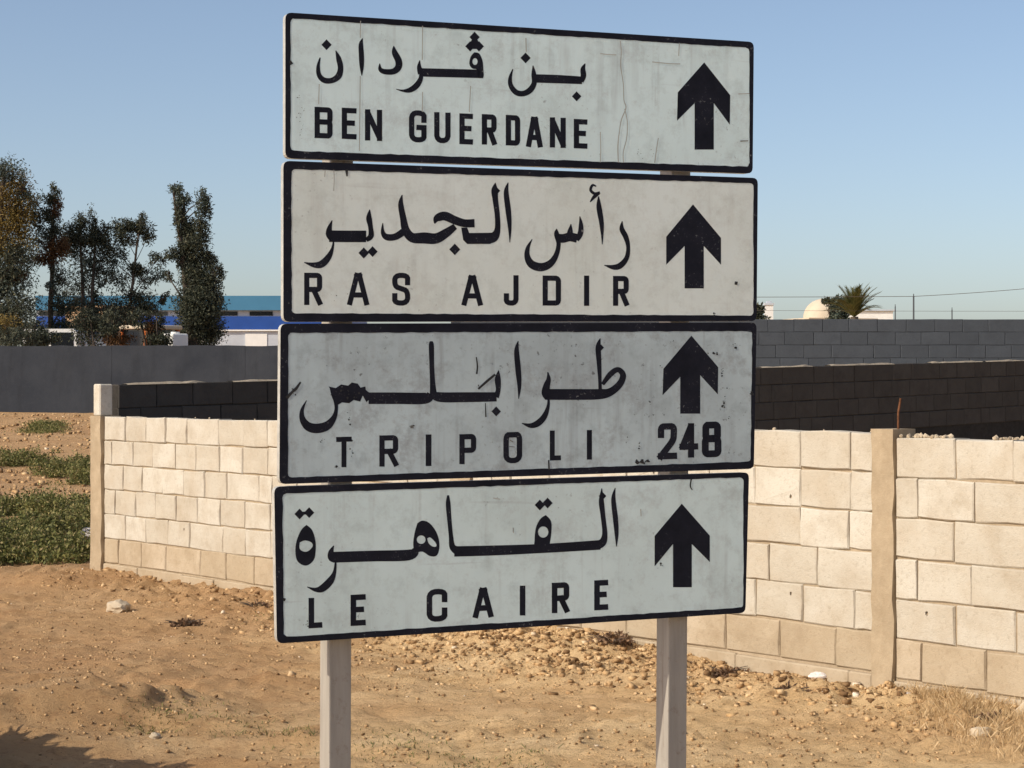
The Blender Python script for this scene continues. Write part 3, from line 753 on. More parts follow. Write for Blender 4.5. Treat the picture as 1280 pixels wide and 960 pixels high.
crack(P3, R5, [(1185, 672), (1212, 675)], 7); crack(P3, R5, [(1188, 640), (1204, 650)], 7); crack(P3, R5, [(690, 575), (706, 572)], 16)
def chips(p, reg, cx, cy, rx, ry, n, seed, smax=9):
    g = random.Random(seed); parts = []
    for k in range(n):
        x, y = cx + g.gauss(0, .5) * rx, cy + g.gauss(0, .5) * ry; r = smax * (.3 + .7 * g.random() ** 2); m_ = g.randint(5, 8)
        parts.append((reg, 'q', [(x + r * g.uniform(.4, 1.3) * math.cos(2 * PI * q / m_), y + r * g.uniform(.4, 1.3) * math.sin(2 * PI * q / m_)) for q in range(m_)]))
    o = arabic(p, parts, 'scuff', M['scuff']); o.location.y = -.0008; o['kind'] = 'stuff'; return o
for a in ((1010, 206, 24, 7, 7, 1, 8), (1105, 172, 28, 14, 8, 2, 7), (1060, 460, 8, 26, 8, 3, 9), (1050, 292, 7, 22, 6, 4, 7), (686, 455, 4, 16, 4, 5, 5), (636, 680, 7, 32, 7, 6, 6), (652, 748, 28, 12, 11, 7, 12),
          (1080, 381, 20, 5, 4, 8, 5), (808, 145, 10, 16, 4, 9, 5), (1197, 402, 8, 10, 6, 10, 9), (1090, 530, 14, 12, 5, 11, 4), (760, 275, 16, 14, 5, 12, 4), (570, 640, 14, 18, 4, 13, 4), (880, 560, 60, 12, 6, 14, 4)):
    chips(P3, R6, *a)
for a in ((375, 410, 90, 26, 16, 21, 8), (385, 520, 16, 60, 7, 22, 6), (318, 780, 8, 16, 6, 23, 6), (396, 690, 6, 46, 8, 24, 6), (250, 640, 10, 12, 4, 25, 5), (110, 395, 30, 26, 9, 26, 6), (1045, 380, 30, 20, 6, 27, 5), (700, 572, 12, 8, 4, 28, 6)):
    chips(P3, R5, *a)
chips(P4, R8, 782, 505, 10, 18, 6, 31, 7); chips(P4, R7, 212, 795, 14, 20, 7, 32, 6); chips(P1, R1, 150, 600, 26, 110, 26, 33, 3.2); chips(P1, R1, 135, 490, 12, 14, 8, 34, 4); chips(P1, R2, 700, 770, 90, 40, 16, 35, 3); chips(P2, R4, 1015, 806, 10, 10, 6, 36, 6); chips(P2, R3, 300, 720, 60, 30, 8, 37, 3)
crack(P3, R6, [(182, 740), (184, 790)], 6, 'scuff', 'scuff')
crack(P4, R8, [(935, 75), (930, 110), (940, 130)], 6, 'scuff', 'scuff'); crack(P4, R7, [(1145, 170), (1180, 176)], 5)
crack(P4, R7, [(1245, 318), (1246, 345)], 5); crack(P4, R8, [(45, 318), (44, 340)], 5); crack(P4, R8, [(682, 225), (684, 262)], 5)
crack(P4, R7, [(95, 675), (106, 680)], 12, 'scuff', 'scuff'); crack(P1, R1, [(88, 305), (98, 322)], 18, 'scuff', 'scuff')

# posts: square steel tube, the left one a little wider
for (xa, xb, dep, lean, w_top) in ((414, 444, .058, -.004, 0), (840, 866, .062, -.008, 0)):
    a, b = loc(xa, 880)[0], loc(xb, 880)[0]; top = loc((xa + xb) / 2, 60)[1]
    m = MB(); y0, y1 = .0265, .0265 + dep
    vs = []
    for z in (-.4, top):
        s = -lean * (z - .8); c9, s9 = math.cos(.13), math.sin(.13); hx, hy = (b - a) / 2, dep / 2
        for ex, ey in ((-hx, -hy), (hx, -hy), (hx, hy), (-hx, hy)):
            vs.append(((a + b) / 2 + s + ex * c9 - ey * s9, .035 + hy + ex * s9 + ey * c9, z))
    m.add(vs, [[0, 1, 5, 4], [1, 2, 6, 5], [2, 3, 7, 6], [3, 0, 4, 7], [4, 5, 6, 7], [3, 2, 1, 0]])
    bevel(m.build('post', M['post'], sign), .004, 2)

# ------------------------------------------------------------------ leaves, trees
M['lf_dark'] = m_leaf('dark_evergreen_leaf', [(0, (.026, .034, .026)), (.5, (.052, .062, .042)), (.85, (.095, .10, .062)), (1, (.16, .15, .09))])
M['lf_grey'] = m_leaf('grey_green_leaf', [(0, (.045, .065, .055)), (.6, (.09, .115, .09)), (1, (.16, .17, .12))])
M['lf_ochre'] = m_leaf('ochre_leaf', [(0, (.10, .075, .02)), (.5, (.20, .14, .035)), (1, (.30, .21, .07))])
M['lf_rust'] = m_leaf('rust_brown_leaf', [(0, (.06, .03, .015)), (.6, (.12, .06, .025)), (1, (.18, .10, .04))])
M['lf_green'] = m_leaf('low_green_leaf', [(0, (.055, .065, .018)), (.4, (.14, .15, .045)), (.8, (.25, .23, .08)), (1, (.42, .33, .16))])
M['lf_straw'] = m_leaf('dry_straw', [(0, (.40, .27, .135)), (.5, (.58, .42, .23)), (1, (.72, .56, .34))])
M['bark'] = m_concrete('bark', (.07, .055, .045), (.13, .105, .085), 20)

def leaf_cloud(clumps, lw, ll, seed):
    """clumps: (centre, (rx, ry, rz), count). Returns V, T of narrow leaf sprays filling the clumps unevenly."""
    g = np.random.default_rng(seed); Vs = []; n0 = 0
    for c, r, n in clumps:
        k = max(4, n // 45); cen = g.normal(size=(k, 3)); cen /= np.linalg.norm(cen, axis=1)[:, None]; cen *= g.uniform(.25, 1.0, (k, 1)) ** .6
        p = cen[g.integers(0, k, n)] + np.clip(g.normal(size=(n, 3)), -1.8, 1.8) * .24
        P = np.array(c) + p * np.array(r)
        d = g.normal(size=(n, 3)); d[:, 2] -= .25; d /= np.linalg.norm(d, axis=1)[:, None]
        e = np.cross(d, g.normal(size=(n, 3))); e /= np.linalg.norm(e, axis=1)[:, None] + 1e-9
        L = ll * g.uniform(.5, 1.3, (n, 1)); Wd = lw * g.uniform(.6, 1.3, (n, 1))
        Vs.append(np.stack([P, P + d * L * .5 + e * Wd, P + d * L, P + d * L * .5 - e * Wd], 1).reshape(-1, 3)); n0 += n
    return np.concatenate(Vs), np.arange(n0 * 4).reshape(-1, 4)

def tree(name, label, Y, base_x, clumps, trunk_r=.12, stems=1, seed=0, lw=.017, ll=.10, group=None, cat='tree', dens=5.5):
    """clumps: (x, y, rx, ry, n, material) with extents read from the photograph at distance Y"""
    g = random.Random(seed); bx = (base_x - 640) * Y / F; gzv = gz(bx, Y)
    root = empty(name, (bx, Y, gzv)); k = Y / F
    tag(root, label, cat, group)
    mb = MB(); mats = {}; tops = []
    for (x, y, rx, ry, n, mt) in clumps:
        c = ray(x, y, Y + g.uniform(-.5, .5) * max(rx, 8) * k) - root.location
        rz = ry * k; r = (rx * k * 1.08, rx * k * g.uniform(.8, 1.1), rz * 1.08)
        mats.setdefault(mt, []).append((c, r, int(n * dens))); tops.append((c, r))
    hi = max(t[0].z + t[1][2] * .6 for t in tops)
    for s in range(stems):
        ax = g.uniform(-.15, .15) * (stems > 1); far = sorted(tops, key=lambda t: -t[0].z)[min(s, len(tops) - 1)][0]
        pts = []; rad = []
        for i in range(9):
            f = i / 8; pts.append((ax + far.x * f ** 1.5 + g.uniform(-.05, .05) * f, far.y * f + g.uniform(-.05, .05) * f, -.2 + (far.z + .3) * f)); rad.append(trunk_r * (1 - .85 * f) + .012)
        mb.tube(pts, rad, 7)
    tr = mb.build('trunk', M['bark'], root, True)
    mb = MB()
    for c, r in tops:
        z0 = max(.4, c.z - max(.5, abs(c.x) * .8 + .3)); f = min(1, z0 / hi); main = sorted(tops, key=lambda t: -t[0].z)[0][0]
        st = Vector((main.x * f ** 1.5, main.y * f, z0)); rr = trunk_r * .35 * (1 - f * .6)
        mid = st.lerp(c, .5) + Vector((g.uniform(-.1, .1), g.uniform(-.1, .1), .1))
        mb.tube([st, mid, c], [rr, rr * .7, rr * .4], 5)
        for q in range(13):
            d = Vector((g.gauss(0, 1), g.gauss(0, 1), g.gauss(.4, 1))).normalized(); e = c + Vector((d.x * r[0], d.y * r[1], d.z * r[2])) * .85
            mb.tube([c.lerp(mid, .3), c.lerp(e, .5), e], [rr * .4, rr * .3, .006], 4)
    mb.build('branch', M['bark'], root)
    for i, (mt, cl) in enumerate(mats.items()):
        Vv, T = leaf_cloud(cl, lw, ll, seed * 31 + i); np_obj('crown', Vv, T, M[mt], root, nper=4)
    return root

TG = 'trees beyond the grey wall'
tree('broad_tree', 'large ochre and green tree cut by the left edge, beyond the grey wall', 60, -10,
     [(5, 212, 22, 16, 260, 'lf_grey'), (8, 250, 30, 32, 1100, 'lf_ochre'), (0, 300, 34, 24, 800, 'lf_ochre'), (22, 275, 16, 22, 380, 'lf_ochre'), (18, 325, 26, 22, 550, 'lf_dark'), (8, 352, 30, 14, 380, 'lf_grey'), (20, 345, 14, 10, 160, 'lf_rust'),
      (12, 385, 34, 22, 900, 'lf_dark'), (15, 415, 32, 14, 520, 'lf_dark'), (10, 398, 24, 8, 160, 'lf_ochre'), (30, 235, 8, 14, 60, 'lf_grey'), (-20, 330, 30, 60, 1000, 'lf_dark')], .22, 1, 1, group=TG)
tree('slender_tree', 'dark tree with a rust-brown patch, second from the left edge', 61, 62,
     [(66, 248, 8, 14, 150, 'lf_dark'), (70, 262, 7, 12, 80, 'lf_rust'), (60, 268, 12, 12, 130, 'lf_dark'), (45, 255, 12, 14, 90, 'lf_grey'), (48, 275, 12, 16, 110, 'lf_dark'), (68, 285, 10, 12, 110, 'lf_dark'), (50, 300, 16, 14, 150, 'lf_grey'),
      (72, 308, 14, 14, 330, 'lf_rust'), (60, 322, 18, 8, 200, 'lf_rust'), (72, 345, 12, 14, 130, 'lf_dark'), (64, 362, 8, 10, 60, 'lf_grey'), (80, 385, 16, 16, 260, 'lf_dark'), (78, 412, 20, 14, 320, 'lf_dark')], .11, 1, 2, group=TG)
tree('feathery_tree', 'sparse dark evergreen with see-through crown, left of the middle of the trees', 62, 108,
     [(88, 292, 14, 16, 260, 'lf_dark'), (100, 282, 9, 14, 120, 'lf_dark'), (92, 310, 18, 12, 300, 'lf_dark'), (116, 280, 8, 22, 110, 'lf_dark'), (122, 300, 14, 14, 260, 'lf_dark'), (130, 288, 8, 10, 80, 'lf_dark'), (108, 330, 22, 16, 210, 'lf_grey'), (128, 330, 14, 18, 160, 'lf_dark'),
      (105, 350, 20, 14, 150, 'lf_grey'), (135, 350, 14, 12, 90, 'lf_dark'), (120, 372, 12, 10, 70, 'lf_dark'), (115, 405, 26, 20, 420, 'lf_dark'), (95, 420, 14, 10, 160, 'lf_dark')], .09, 2, 3, group=TG)
tree('wispy_tree', 'thin evergreen with ragged flat top, left of the tall dense one', 62, 152,
     [(152, 288, 12, 12, 170, 'lf_dark'), (165, 282, 14, 9, 170, 'lf_dark'), (177, 280, 10, 14, 130, 'lf_dark'), (185, 292, 8, 12, 90, 'lf_dark'), (160, 300, 14, 8, 110, 'lf_dark'), (148, 320, 10, 14, 80, 'lf_grey'), (170, 337, 11, 7, 180, 'lf_dark'), (196, 325, 9, 9, 80, 'lf_dark'),
      (150, 345, 14, 14, 90, 'lf_grey'), (182, 350, 10, 10, 50, 'lf_grey'), (160, 368, 16, 12, 110, 'lf_dark'), (168, 388, 22, 14, 260, 'lf_dark'), (195, 345, 12, 10, 60, 'lf_grey'), (140, 312, 18, 10, 130, 'lf_dark'), (108, 300, 22, 9, 170, 'lf_dark'), (128, 385, 40, 14, 300, 'lf_dark'), (95, 372, 24, 16, 180, 'lf_dark'), (185, 378, 16, 14, 140, 'lf_dark'), (140, 398, 18, 14, 180, 'lf_rust'), (205, 372, 6, 8, 50, 'lf_dark')], .07, 1, 4, group=TG)
tree('tall_tree', 'tallest dark columnar tree, twin-topped, right of the others', 59, 248,
     [(220, 236, 8, 8, 80, 'lf_grey'), (228, 250, 9, 12, 130, 'lf_grey'), (226, 272, 8, 18, 170, 'lf_dark'), (252, 252, 6, 18, 100, 'lf_grey'), (258, 258, 6, 16, 100, 'lf_dark'), (234, 290, 10, 14, 190, 'lf_dark'), (252, 285, 11, 18, 240, 'lf_dark'),
      (244, 308, 16, 14, 420, 'lf_dark'), (216, 318, 10, 7, 110, 'lf_dark'), (228, 308, 8, 8, 90, 'lf_dark'), (262, 325, 9, 12, 170, 'lf_dark'), (238, 330, 14, 14, 380, 'lf_dark'), (248, 350, 22, 18, 800, 'lf_dark'), (270, 345, 8, 14, 110, 'lf_dark'),
      (250, 380, 26, 22, 1400, 'lf_dark'), (250, 412, 25, 20, 1300, 'lf_dark'), (272, 368, 7, 16, 100, 'lf_dark'), (210, 345, 6, 8, 30, 'lf_dark')], .13, 2, 5, group=TG)
tree('round_shrub', 'grey-green shrub beside the cream dome, left of the palm', 82, 1050, [(1048, 385, 10, 11, 330, 'lf_grey'), (1048, 398, 12, 8, 200, 'lf_grey'), (1034, 376, 6, 3, 40, 'lf_dark')], .06, 1, 8, cat='shrub', lw=.04, ll=.16)
tree('small_shrub', 'small dark shrub just beside the right edge of the sign, above the grey wall', 80, 948, [(946, 392, 8, 9, 220, 'lf_dark'), (948, 402, 10, 8, 150, 'lf_dark')], .05, 1, 9, cat='shrub', lw=.04, ll=.16)

tree('low_shrub', 'dark low shrub hiding the foot of the left trees, behind the grey wall', 55.5, 30, [(20, 422, 40, 12, 420, 'lf_dark'), (62, 424, 16, 10, 150, 'lf_dark'), (45, 408, 14, 8, 60, 'lf_dark'), (5, 405, 25, 10, 160, 'lf_ochre')], .05, 2, 21, cat='shrub')
tree('low_shrub', 'dark shrub mass between the van and the tractor, behind the grey wall', 55.5, 125, [(118, 415, 24, 16, 420, 'lf_dark'), (140, 405, 18, 14, 220, 'lf_dark'), (105, 398, 14, 10, 110, 'lf_dark'), (148, 424, 16, 9, 160, 'lf_rust')], .05, 2, 22, cat='shrub')
tree('low_shrub', 'brown-tinged shrub in front of the tractor, behind the grey wall', 55.5, 198, [(198, 422, 16, 10, 220, 'lf_dark'), (190, 410, 12, 10, 120, 'lf_rust'), (178, 398, 16, 10, 120, 'lf_dark'), (200, 400, 8, 12, 40, 'lf_dark')], .04, 2, 23, cat='shrub')

# palm
PY = 80.0; pb = ray(1068, 396, PY); pg = gz(pb.x, PY)
palm = empty('palm_tree', (pb.x, PY, pg)); tag(palm, 'small palm with upright fronds showing above the grey wall at right', 'palm')
ph = pb.z - pg
m = MB(); m.tube([(0, 0, -.2), (.03, 0, ph * .5), (0, 0, ph)], [.2, .17, .15], 10); m.build('trunk', M['bark'], palm, True)
M['lf_palm'] = m_leaf('palm_frond', [(0, (.04, .045, .014)), (.5, (.10, .10, .03)), (1, (.20, .18, .06))])
g = random.Random(3)
for k in range(40):
    az = 2 * PI * k / 40 * 7 + g.uniform(-.2, .2); el = g.uniform(.5, 1.5); L = g.uniform(1.0, 1.4)
    vs = []; fs = []; pts = []
    for i in range(9):
        f = i / 8; a = el - f * f * (.5 if el > .9 else .8); 
        if i == 0: p = Vector((0, 0, ph))
        else: p = pts[-1] + Vector((math.cos(az) * math.cos(a), math.sin(az) * math.cos(a), math.sin(a))) * L / 8
        pts.append(p)
    mb = MB(); mb.tube(pts, [.022 * (1 - .8 * i / 8) for i in range(9)], 4)
    for i in range(1, 9):
        for sgn in (-1, 1):
            for h in (0, .25, .5, .75):
                p = pts[i].lerp(pts[i - 1], h); t = (pts[i] - pts[i - 1]).normalized(); sd_ = t.cross(Vector((0, 0, 1))).normalized() * sgn
                d = (t * .75 + sd_ * .6 + Vector((0, 0, .12))).normalized(); l = .34 * (1 - .45 * abs(i - 4) / 4); w = t * .022
                mb.add([p - w, p + w, p + d * l], [[0, 1, 2]])
    mb.build('frond', M['lf_palm'], palm)

# ------------------------------------------------------------------ far buildings and things behind the walls
M['b_teal'] = plain('teal_sheet', (.06, .20, .34), .5, 0, .3, .08, 1); M['b_blue'] = plain('blue_sheet', (.02, .075, .32), .5, 0, .3, .12, 1)
M['b_white'] = plain('pale_wall', (.48, .52, .58), .8, 0, .2, .1, 2); M['white'] = plain('white_paint', (.78, .78, .76), .5, 0, .4, .06, 3)
M['glass'] = plain('dark_glass', (.015, .018, .022), .15, 0, .6, .2, 2); M['tyre'] = plain('tyre', (.02, .02, .02), .9)
M['cream'] = m_concrete('cream_lime_wash', (.56, .475, .36), (.64, .55, .43), 3, .2); M['orange'] = plain('orange_paint', (.42, .11, .02), .5)
M['tan'] = m_concrete('tan_render', (.42, .28, .17), (.52, .36, .23), 3, .2)
BY = 86.0; gB = .94
def bz(y, Y): return EYE - (y - 480) * Y / F
def bxx(x, Y): return (x - 640) * Y / F
x0, x1 = bxx(46, BY), bxx(440, BY)
wh = empty('blue_warehouse', ((x0 + x1) / 2, BY, gB)); tag(wh, 'long low blue and pale warehouse behind the trees at left', 'building'); hw = (x1 - x0) / 2
def band(name, ya, yb, proud, mat, depth=9.0, xa=-hw, xb=hw):
    m = MB(); m.bbox((xa, -proud, bz(yb, BY) - gB), (xb, depth, bz(ya, BY) - gB)); return m.build(name, mat, wh)
band('wall', 412, 530, 0, M['b_white']); band('wall_band', 395.5, 412, .10, M['b_blue']); band('window_band', 388, 395.5, .02, M['b_white']); band('roof_fascia', 370, 388, .25, M['b_teal'])
for k in range(9):
    xc = -hw + (k + .6) * 2 * hw / 9; m = MB(); m.bbox((xc - .75, -.05, bz(394.5, BY) - gB), (xc + .2, -.021, bz(389.5, BY) - gB)); m.build('window', M['glass'], wh)
for k in range(5):
    xc = -hw + (k + .5) * 2 * hw / 5; m = MB(); m.bbox((xc - .5, -.03, 0), (xc + .4, -.002, bz(417, BY) - gB)); m.build('door', M['white'], wh)
m = MB(); m.bbox((-hw, -.12, bz(412, BY) - gB - .06), (hw, -.002, bz(412, BY) - gB - .004)); m.build('trim', M['white'], wh)
# tan hut, turned so one side catches the sun
hz_ = 74.0; hb = empty('tan_hut', (bxx(122, hz_), hz_, .94), math.radians(-34)); tag(hb, 'small tan hut with flat roof, glimpsed between the trees', 'building')
m = MB(); m.bbox((-1.0, -.6, -.2), (1.0, 1.0, bz(386, hz_) - .94)); m.build('wall', M['tan'], hb)
m = MB(); m.bbox((-1.1, -.7, bz(386, hz_) - .94), (1.1, 1.1, bz(383, hz_) - .94)); m.build('roof', M['tan'], hb)
for xx in (-.55, .05, .6):
    m = MB(); m.bbox((xx - .13, -.612, 1.9), (xx + .13, -.601, 2.45)); m.build('window', M['glass'], hb)
# cream dome on a small house
DY = 86.0; dcx = 1031; dm = empty('domed_house', (bxx(dcx, DY), DY, .94), math.radians(20)); tag(dm, 'small cream domed house, sunlit, showing left of the palm', 'building')
zb = bz(399, DY) - .94; R = 27 * DY / F
m = MB(); m.bbox((-1.5, -1.5, -.2), (1.5, 1.5, zb - .05)); m.build('wall', M['cream'], dm)
m = MB(); m.bbox((-1.58, -1.58, zb - .05), (1.58, 1.58, zb)); m.build('roof', M['cream'], dm)
vs = []; fs = []; nu, nv = 24, 8
for j in range(nv + 1):
    a = j / nv * PI / 2
    for i in range(nu): vs.append((R * math.cos(a) * math.cos(2 * PI * i / nu), R * math.cos(a) * math.sin(2 * PI * i / nu), zb + .002 + R * .96 * math.sin(a) ** .9))
for j in range(nv):
    for i in range(nu): a, b = j * nu + i, j * nu + (i + 1) % nu; fs.append([a, b, b + nu, a + nu])
mesh_obj('dome', vs, fs, M['cream'], dm, True)
m = MB(); m.bbox((-.4, -1.53, 0), (.4, -1.501, 1.9)); m.build('door', M['b_blue'], dm)
# white low house right of the palm
HY = 105.0; wh2 = empty('white_house', (bxx(1094, HY), HY, .94), 0); tag(wh2, 'low white flat-roofed house, a sliver right of the palm', 'building')
m = MB(); m.bbox((-1.5, 0, -.2), (.9, 3, bz(389, HY) - .94)); m.build('wall', M['white'], wh2)
m = MB(); m.bbox((-1.6, -.1, bz(389, HY) - .94), (1.0, 3.1, bz(387, HY) - .94)); m.build('parapet', M['b_white'], wh2)
m = MB(); m.bbox((-.9, -.03, 1.2), (-.3, -.002, 2.2)); m.build('window', M['glass'], wh2)
# white masonry gate pillar near the sign's right edge
GY = 84.0; gp = empty('gate_pillar', (bxx(961, GY), GY, .94)); tag(gp, 'narrow white masonry pillar close to the right edge of the sign', 'pillar')
gh = bz(379, GY) - .94
m = MB(); m.bbox((-.16, -.16, -.2), (.16, .16, gh - .08)); m.build('shaft', M['white'], gp)
m = MB(); m.bbox((-.2, -.2, gh - .08), (.2, .2, gh)); m.bbox((-.1, -.1, gh), (.1, .1, gh + .08)); m.build('cap', M['b_white'], gp)
# utility poles and the overhead wire
WPY = 78.0
def pole(x, ytop, label, r=.05):
    o = empty('utility_pole', (bxx(x, WPY), WPY, .94)); tag(o, label, 'pole', 'poles behind the grey wall'); h = bz(ytop, WPY) - .94
    m = MB(); m.tube([(0, 0, -.3), (0, 0, h)], [r * 1.3, r], 8); m.build('shaft', M['mortar_grey'], o, True)
    m = MB(); m.tube([(0, 0, h), (0, 0, h + .08)], r * .6, 6); m.build('insulator', M['mortar_grey'], o)
    return o
pole(1142, 370, 'tallest grey pole carrying the overhead wire, right of the palm', .03)
pole(1119, 383, 'short thin pole between the palm and the taller pole', .022); pole(1190, 387, 'short thin pole farthest right above the grey wall', .022)
def wire(name, label, pts, r):
    o = empty(name, pts[0]); tag(o, label, 'wire'); m = MB(); p0 = Vector(pts[0])
    m.tube([Vector(p) - p0 for p in pts], r, 5); m.build('strand', M['bark'], o, True); return o
def sag(a, b, s, n=14):
    return [tuple(a.lerp(b, i / n) - Vector((0, 0, s * 4 * (i / n) * (1 - i / n)))) for i in range(n + 1)]
wire('overhead_wire', 'thin dark overhead wire rising to the right above the palm', sag(ray(700, 371, WPY), ray(1142, 370.5, WPY), .02) + sag(ray(1142, 370.5, WPY), ray(1420, 346, WPY), .08)[1:], .010)
wire('fence_wire', 'faint lower wire running between the poles just above the grey wall', sag(ray(940, 388, WPY), ray(1300, 389, WPY), .01), .006)

# white van, orange tractor and white tank, only their tops above the grey wall
VY = 57.5
def wheel(root, x, y, r, w):
    o = bpy.data.objects.new('wheel', None)
    m = MB(); m.tube([(x, y - w / 2, r), (x, y + w / 2, r)], r, 16); o = m.build('wheel', M['tyre'], root)
    m = MB(); m.tube([(x, y - w / 2 - .012, r), (x, y + w / 2 + .012, r)], r * .55, 12); m.build('rim', M['sign_edge'], o)
van = empty('white_van', (bxx(62, VY), VY, .94), math.radians(0)); tag(van, 'white van parked behind the grey wall under the trees', 'van')
vh = bz(411, VY) - .94
m = MB(); m.prism([(-.80, .35), (.80, .35), (.80, 1.1), (.74, vh - .08), (.66, vh), (-.66, vh), (-.74, vh - .08), (-.80, 1.1)], 0, 4.2); m.build('body', M['white'], van)
m = MB(); m.bbox((-.66, -.012, vh - .62), (-.04, -.002, vh - .10)); m.build('rear_window', M['glass'], van)
m = MB(); m.bbox((.04, -.012, vh - .62), (.66, -.002, vh - .10)); m.build('rear_window', M['glass'], van)
for s in (-1, 1):
    m = MB(); m.bbox((s * .70 - .06, -.02, .8), (s * .70 + .06, -.002, 1.1)); m.build('tail_light', plain('tail_light_red', (.3, .01, .01)), van)
    for y in (.8, 3.3): 
        m = MB(); m.tube([(s * .72 - .1, y, .32), (s * .72 + .1, y, .32)], .32, 14); m.build('wheel', M['tyre'], van)
m = MB(); m.bbox((-.78, -.08, .38), (.78, -.002, .55)); m.build('bumper', M['tyre'], van)
tr = empty('orange_tractor', (bxx(178, VY), VY + .6, .94), math.radians(-38)); tag(tr, 'orange tractor with cream cab roof behind the grey wall', 'tractor')
th = bz(406, VY) - .94
m = MB(); m.bbox((-.35, -1.9, .6), (.35, -.5, 1.35)); bevel(m.build('hood', M['orange'], tr), .06, 2)
m = MB(); m.bbox((-.5, -.5, .5), (.5, .8, 1.25)); m.build('body', M['orange'], tr)
m = MB()
for sx in (-.48, .48):
    for sy in (-.45, .75): m.bbox((sx - .04, sy - .04, 1.25), (sx + .04, sy + .04, th - .12))
m.build('cab_frame', M['orange'], tr)
m = MB(); m.bbox((-.44, -.41, 1.25), (.44, .71, th - .13)); m.build('cab_glass', M['glass'], tr)
m = MB(); m.bbox((-.58, -.55, th - .12), (.58, .85, th)); bevel(m.build('roof', M['cream'], tr), .04, 2)
for s in (-1, 1):
    m = MB(); m.tube([(s * .62 - .16, .4, .72), (s * .62 + .16, .4, .72)], .72, 18); m.build('wheel', M['tyre'], tr)
    m = MB(); m.tube([(s * .5 - .1, -1.5, .4), (s * .5 + .1, -1.5, .4)], .4, 14); m.build('wheel', M['tyre'], tr)
tk = empty('white_tank', (bxx(225, VY), VY - .8, .94), math.radians(-48)); tag(tk, 'small bright white tank on legs behind the wall, left of the tall tree', 'tank')
kh = bz(418, VY) - .94
m = MB(); m.bbox((-.26, -.26, kh - .7), (.26, .26, kh)); bevel(m.build('tank_body', M['white'], tk), .05, 3)
m = MB(); m.tube([(0, 0, kh), (0, 0, kh + .05)], .12, 12); m.build('cap', M['white'], tk)
for sx in (-.2, .2):
    for sy in (-.2, .2): m = MB(); m.bbox((sx - .03, sy - .03, -.1), (sx + .03, sy + .03, kh - .7)); m.build('leg', M['rust'], tk)

# ------------------------------------------------------------------ loose stones, rubble, weeds
def rock_mesh(seed, sub=2, flat=.7, amp=.3):
    bm = bmesh.new(); bmesh.ops.create_icosphere(bm, subdivisions=sub, radius=1)
    o = Vector((seed * 3.1, seed * 1.7, seed))
    for v in bm.verts:
        n = 1 + amp * noise.noise(v.co * 1.3 + o) + amp * .5 * noise.noise(v.co * 3 + o)
        v.co = Vector((v.co.x * n, v.co.y * n * .85, v.co.z * n * flat))
    me = bpy.data.meshes.new('stone'); bm.to_mesh(me); bm.free(); return me
def px_ground(x, y):
    """where the ground lies under photo pixel (x, y)"""
    Y = F * EYE / max(y - 480, 1)
    for _ in range(12): Y = F * (EYE - gz((x - 640) * Y / F, Y)) / (y - 480)
    return (x - 640) * Y / F, Y
def stone(name, label, x, y, s, mat, seed, flat=.7, amp=.3, cat='stone', sx=1.0):
    gx_, gy_ = px_ground(x, y); me = rock_mesh(seed, 3, flat, amp); me.materials.append(M[mat])
    o = bpy.data.objects.new(name, me); COL.objects.link(o); o.location = (gx_, gy_, gz(gx_, gy_) + s * flat * .35); o.scale = (s * sx, s, s); o.rotation_euler = (0, 0, seed)
    tag(o, label, cat); return o
stone('stone', 'white stone lying at the foot of the right-hand wall pillar', 1138, 872, .045, 'stone_white', 1, .75)
stone('stone', 'pale flat stone on bare soil at left, below the dark clump', 147, 764, .10, 'stone', 2, .55, sx=1.3)
stone('stone', 'small white stone casting a thin shadow near the left edge', 34, 866, .026, 'stone', 3, .7)
stone('stone', 'white pebble in the soil left of the sign, near the bottom edge', 194, 926, .028, 'stone', 4, .7)
stone('stone', 'white block beside the foot of the far corner pillar', 111, 674, .10, 'stone_white', 5, .9, .15)
stone('stone', 'pale plastic-white lump on the rubble left of the wall pillar', 1022, 856, .036, 'stone_white', 6, .6, sx=1.3)
stone('stone', 'big pale stone half out of the frame at the right edge', 1284, 895, .07, 'stone', 7, .8)
stone('stone', 'weathered tan stone among dry weeds near the right edge', 1225, 920, .055, 'stone', 8, .6)
M['lf_dead'] = m_leaf('dead_leaf', [(0, (.09, .055, .035)), (.6, (.19, .115, .07)), (1, (.34, .22, .13))])
def dead_plant(name, label, x, y, rx, h, n, seed):
    gx_, gy_ = px_ground(x, y); root = empty(name, (gx_, gy_, gz(gx_, gy_))); tag(root, label, 'dead plant'); g = random.Random(seed)
    mb = MB()
    for k in range(8):
        a = g.uniform(0, 6.3); e = Vector((math.cos(a) * rx, math.sin(a) * rx * .7, h * g.uniform(.5, 1.1)))
        mb.tube([(0, 0, -.01), e * .5 + Vector((0, 0, h * .2)), e], [.004, .003, .0015], 4)
    mb.build('stem', M['bark'], root)
    V_, T_ = leaf_cloud([((g.gauss(0, .4) * rx, g.gauss(0, .3) * rx, h * g.uniform(.2, .6)), (rx * .55, rx * .4, h * .4), n // 5) for k in range(5)], .008, .03, seed)
    np_obj('foliage', V_, T_, M['lf_dead'], root, nper=4)
dead_plant('withered_plant', 'dark reddish-brown withered plant on rubble below the sign, left of the right post', 766, 805, .15, .055, 420, 1)
dead_plant('withered_plant', 'dark withered plant on bare soil left of the sign', 230, 782, .15, .05, 520, 2)
dead_plant('withered_plant', 'brown withered plant on rubble just right of the right post', 906, 842, .13, .045, 300, 3)
dead_plant('withered_plant', 'dark withered plant among dry weeds in the bottom right corner', 1238, 905, .08, .045, 260, 4)
dead_plant('withered_plant', 'small dark withered plant right of the tall brown one, near the wall pillar', 985, 858, .11, .035, 180, 5)
dead_plant('withered_plant', 'small withered plant at the wall foot beside the left edge of the lowest panel', 320, 755, .12, .045, 220, 6)

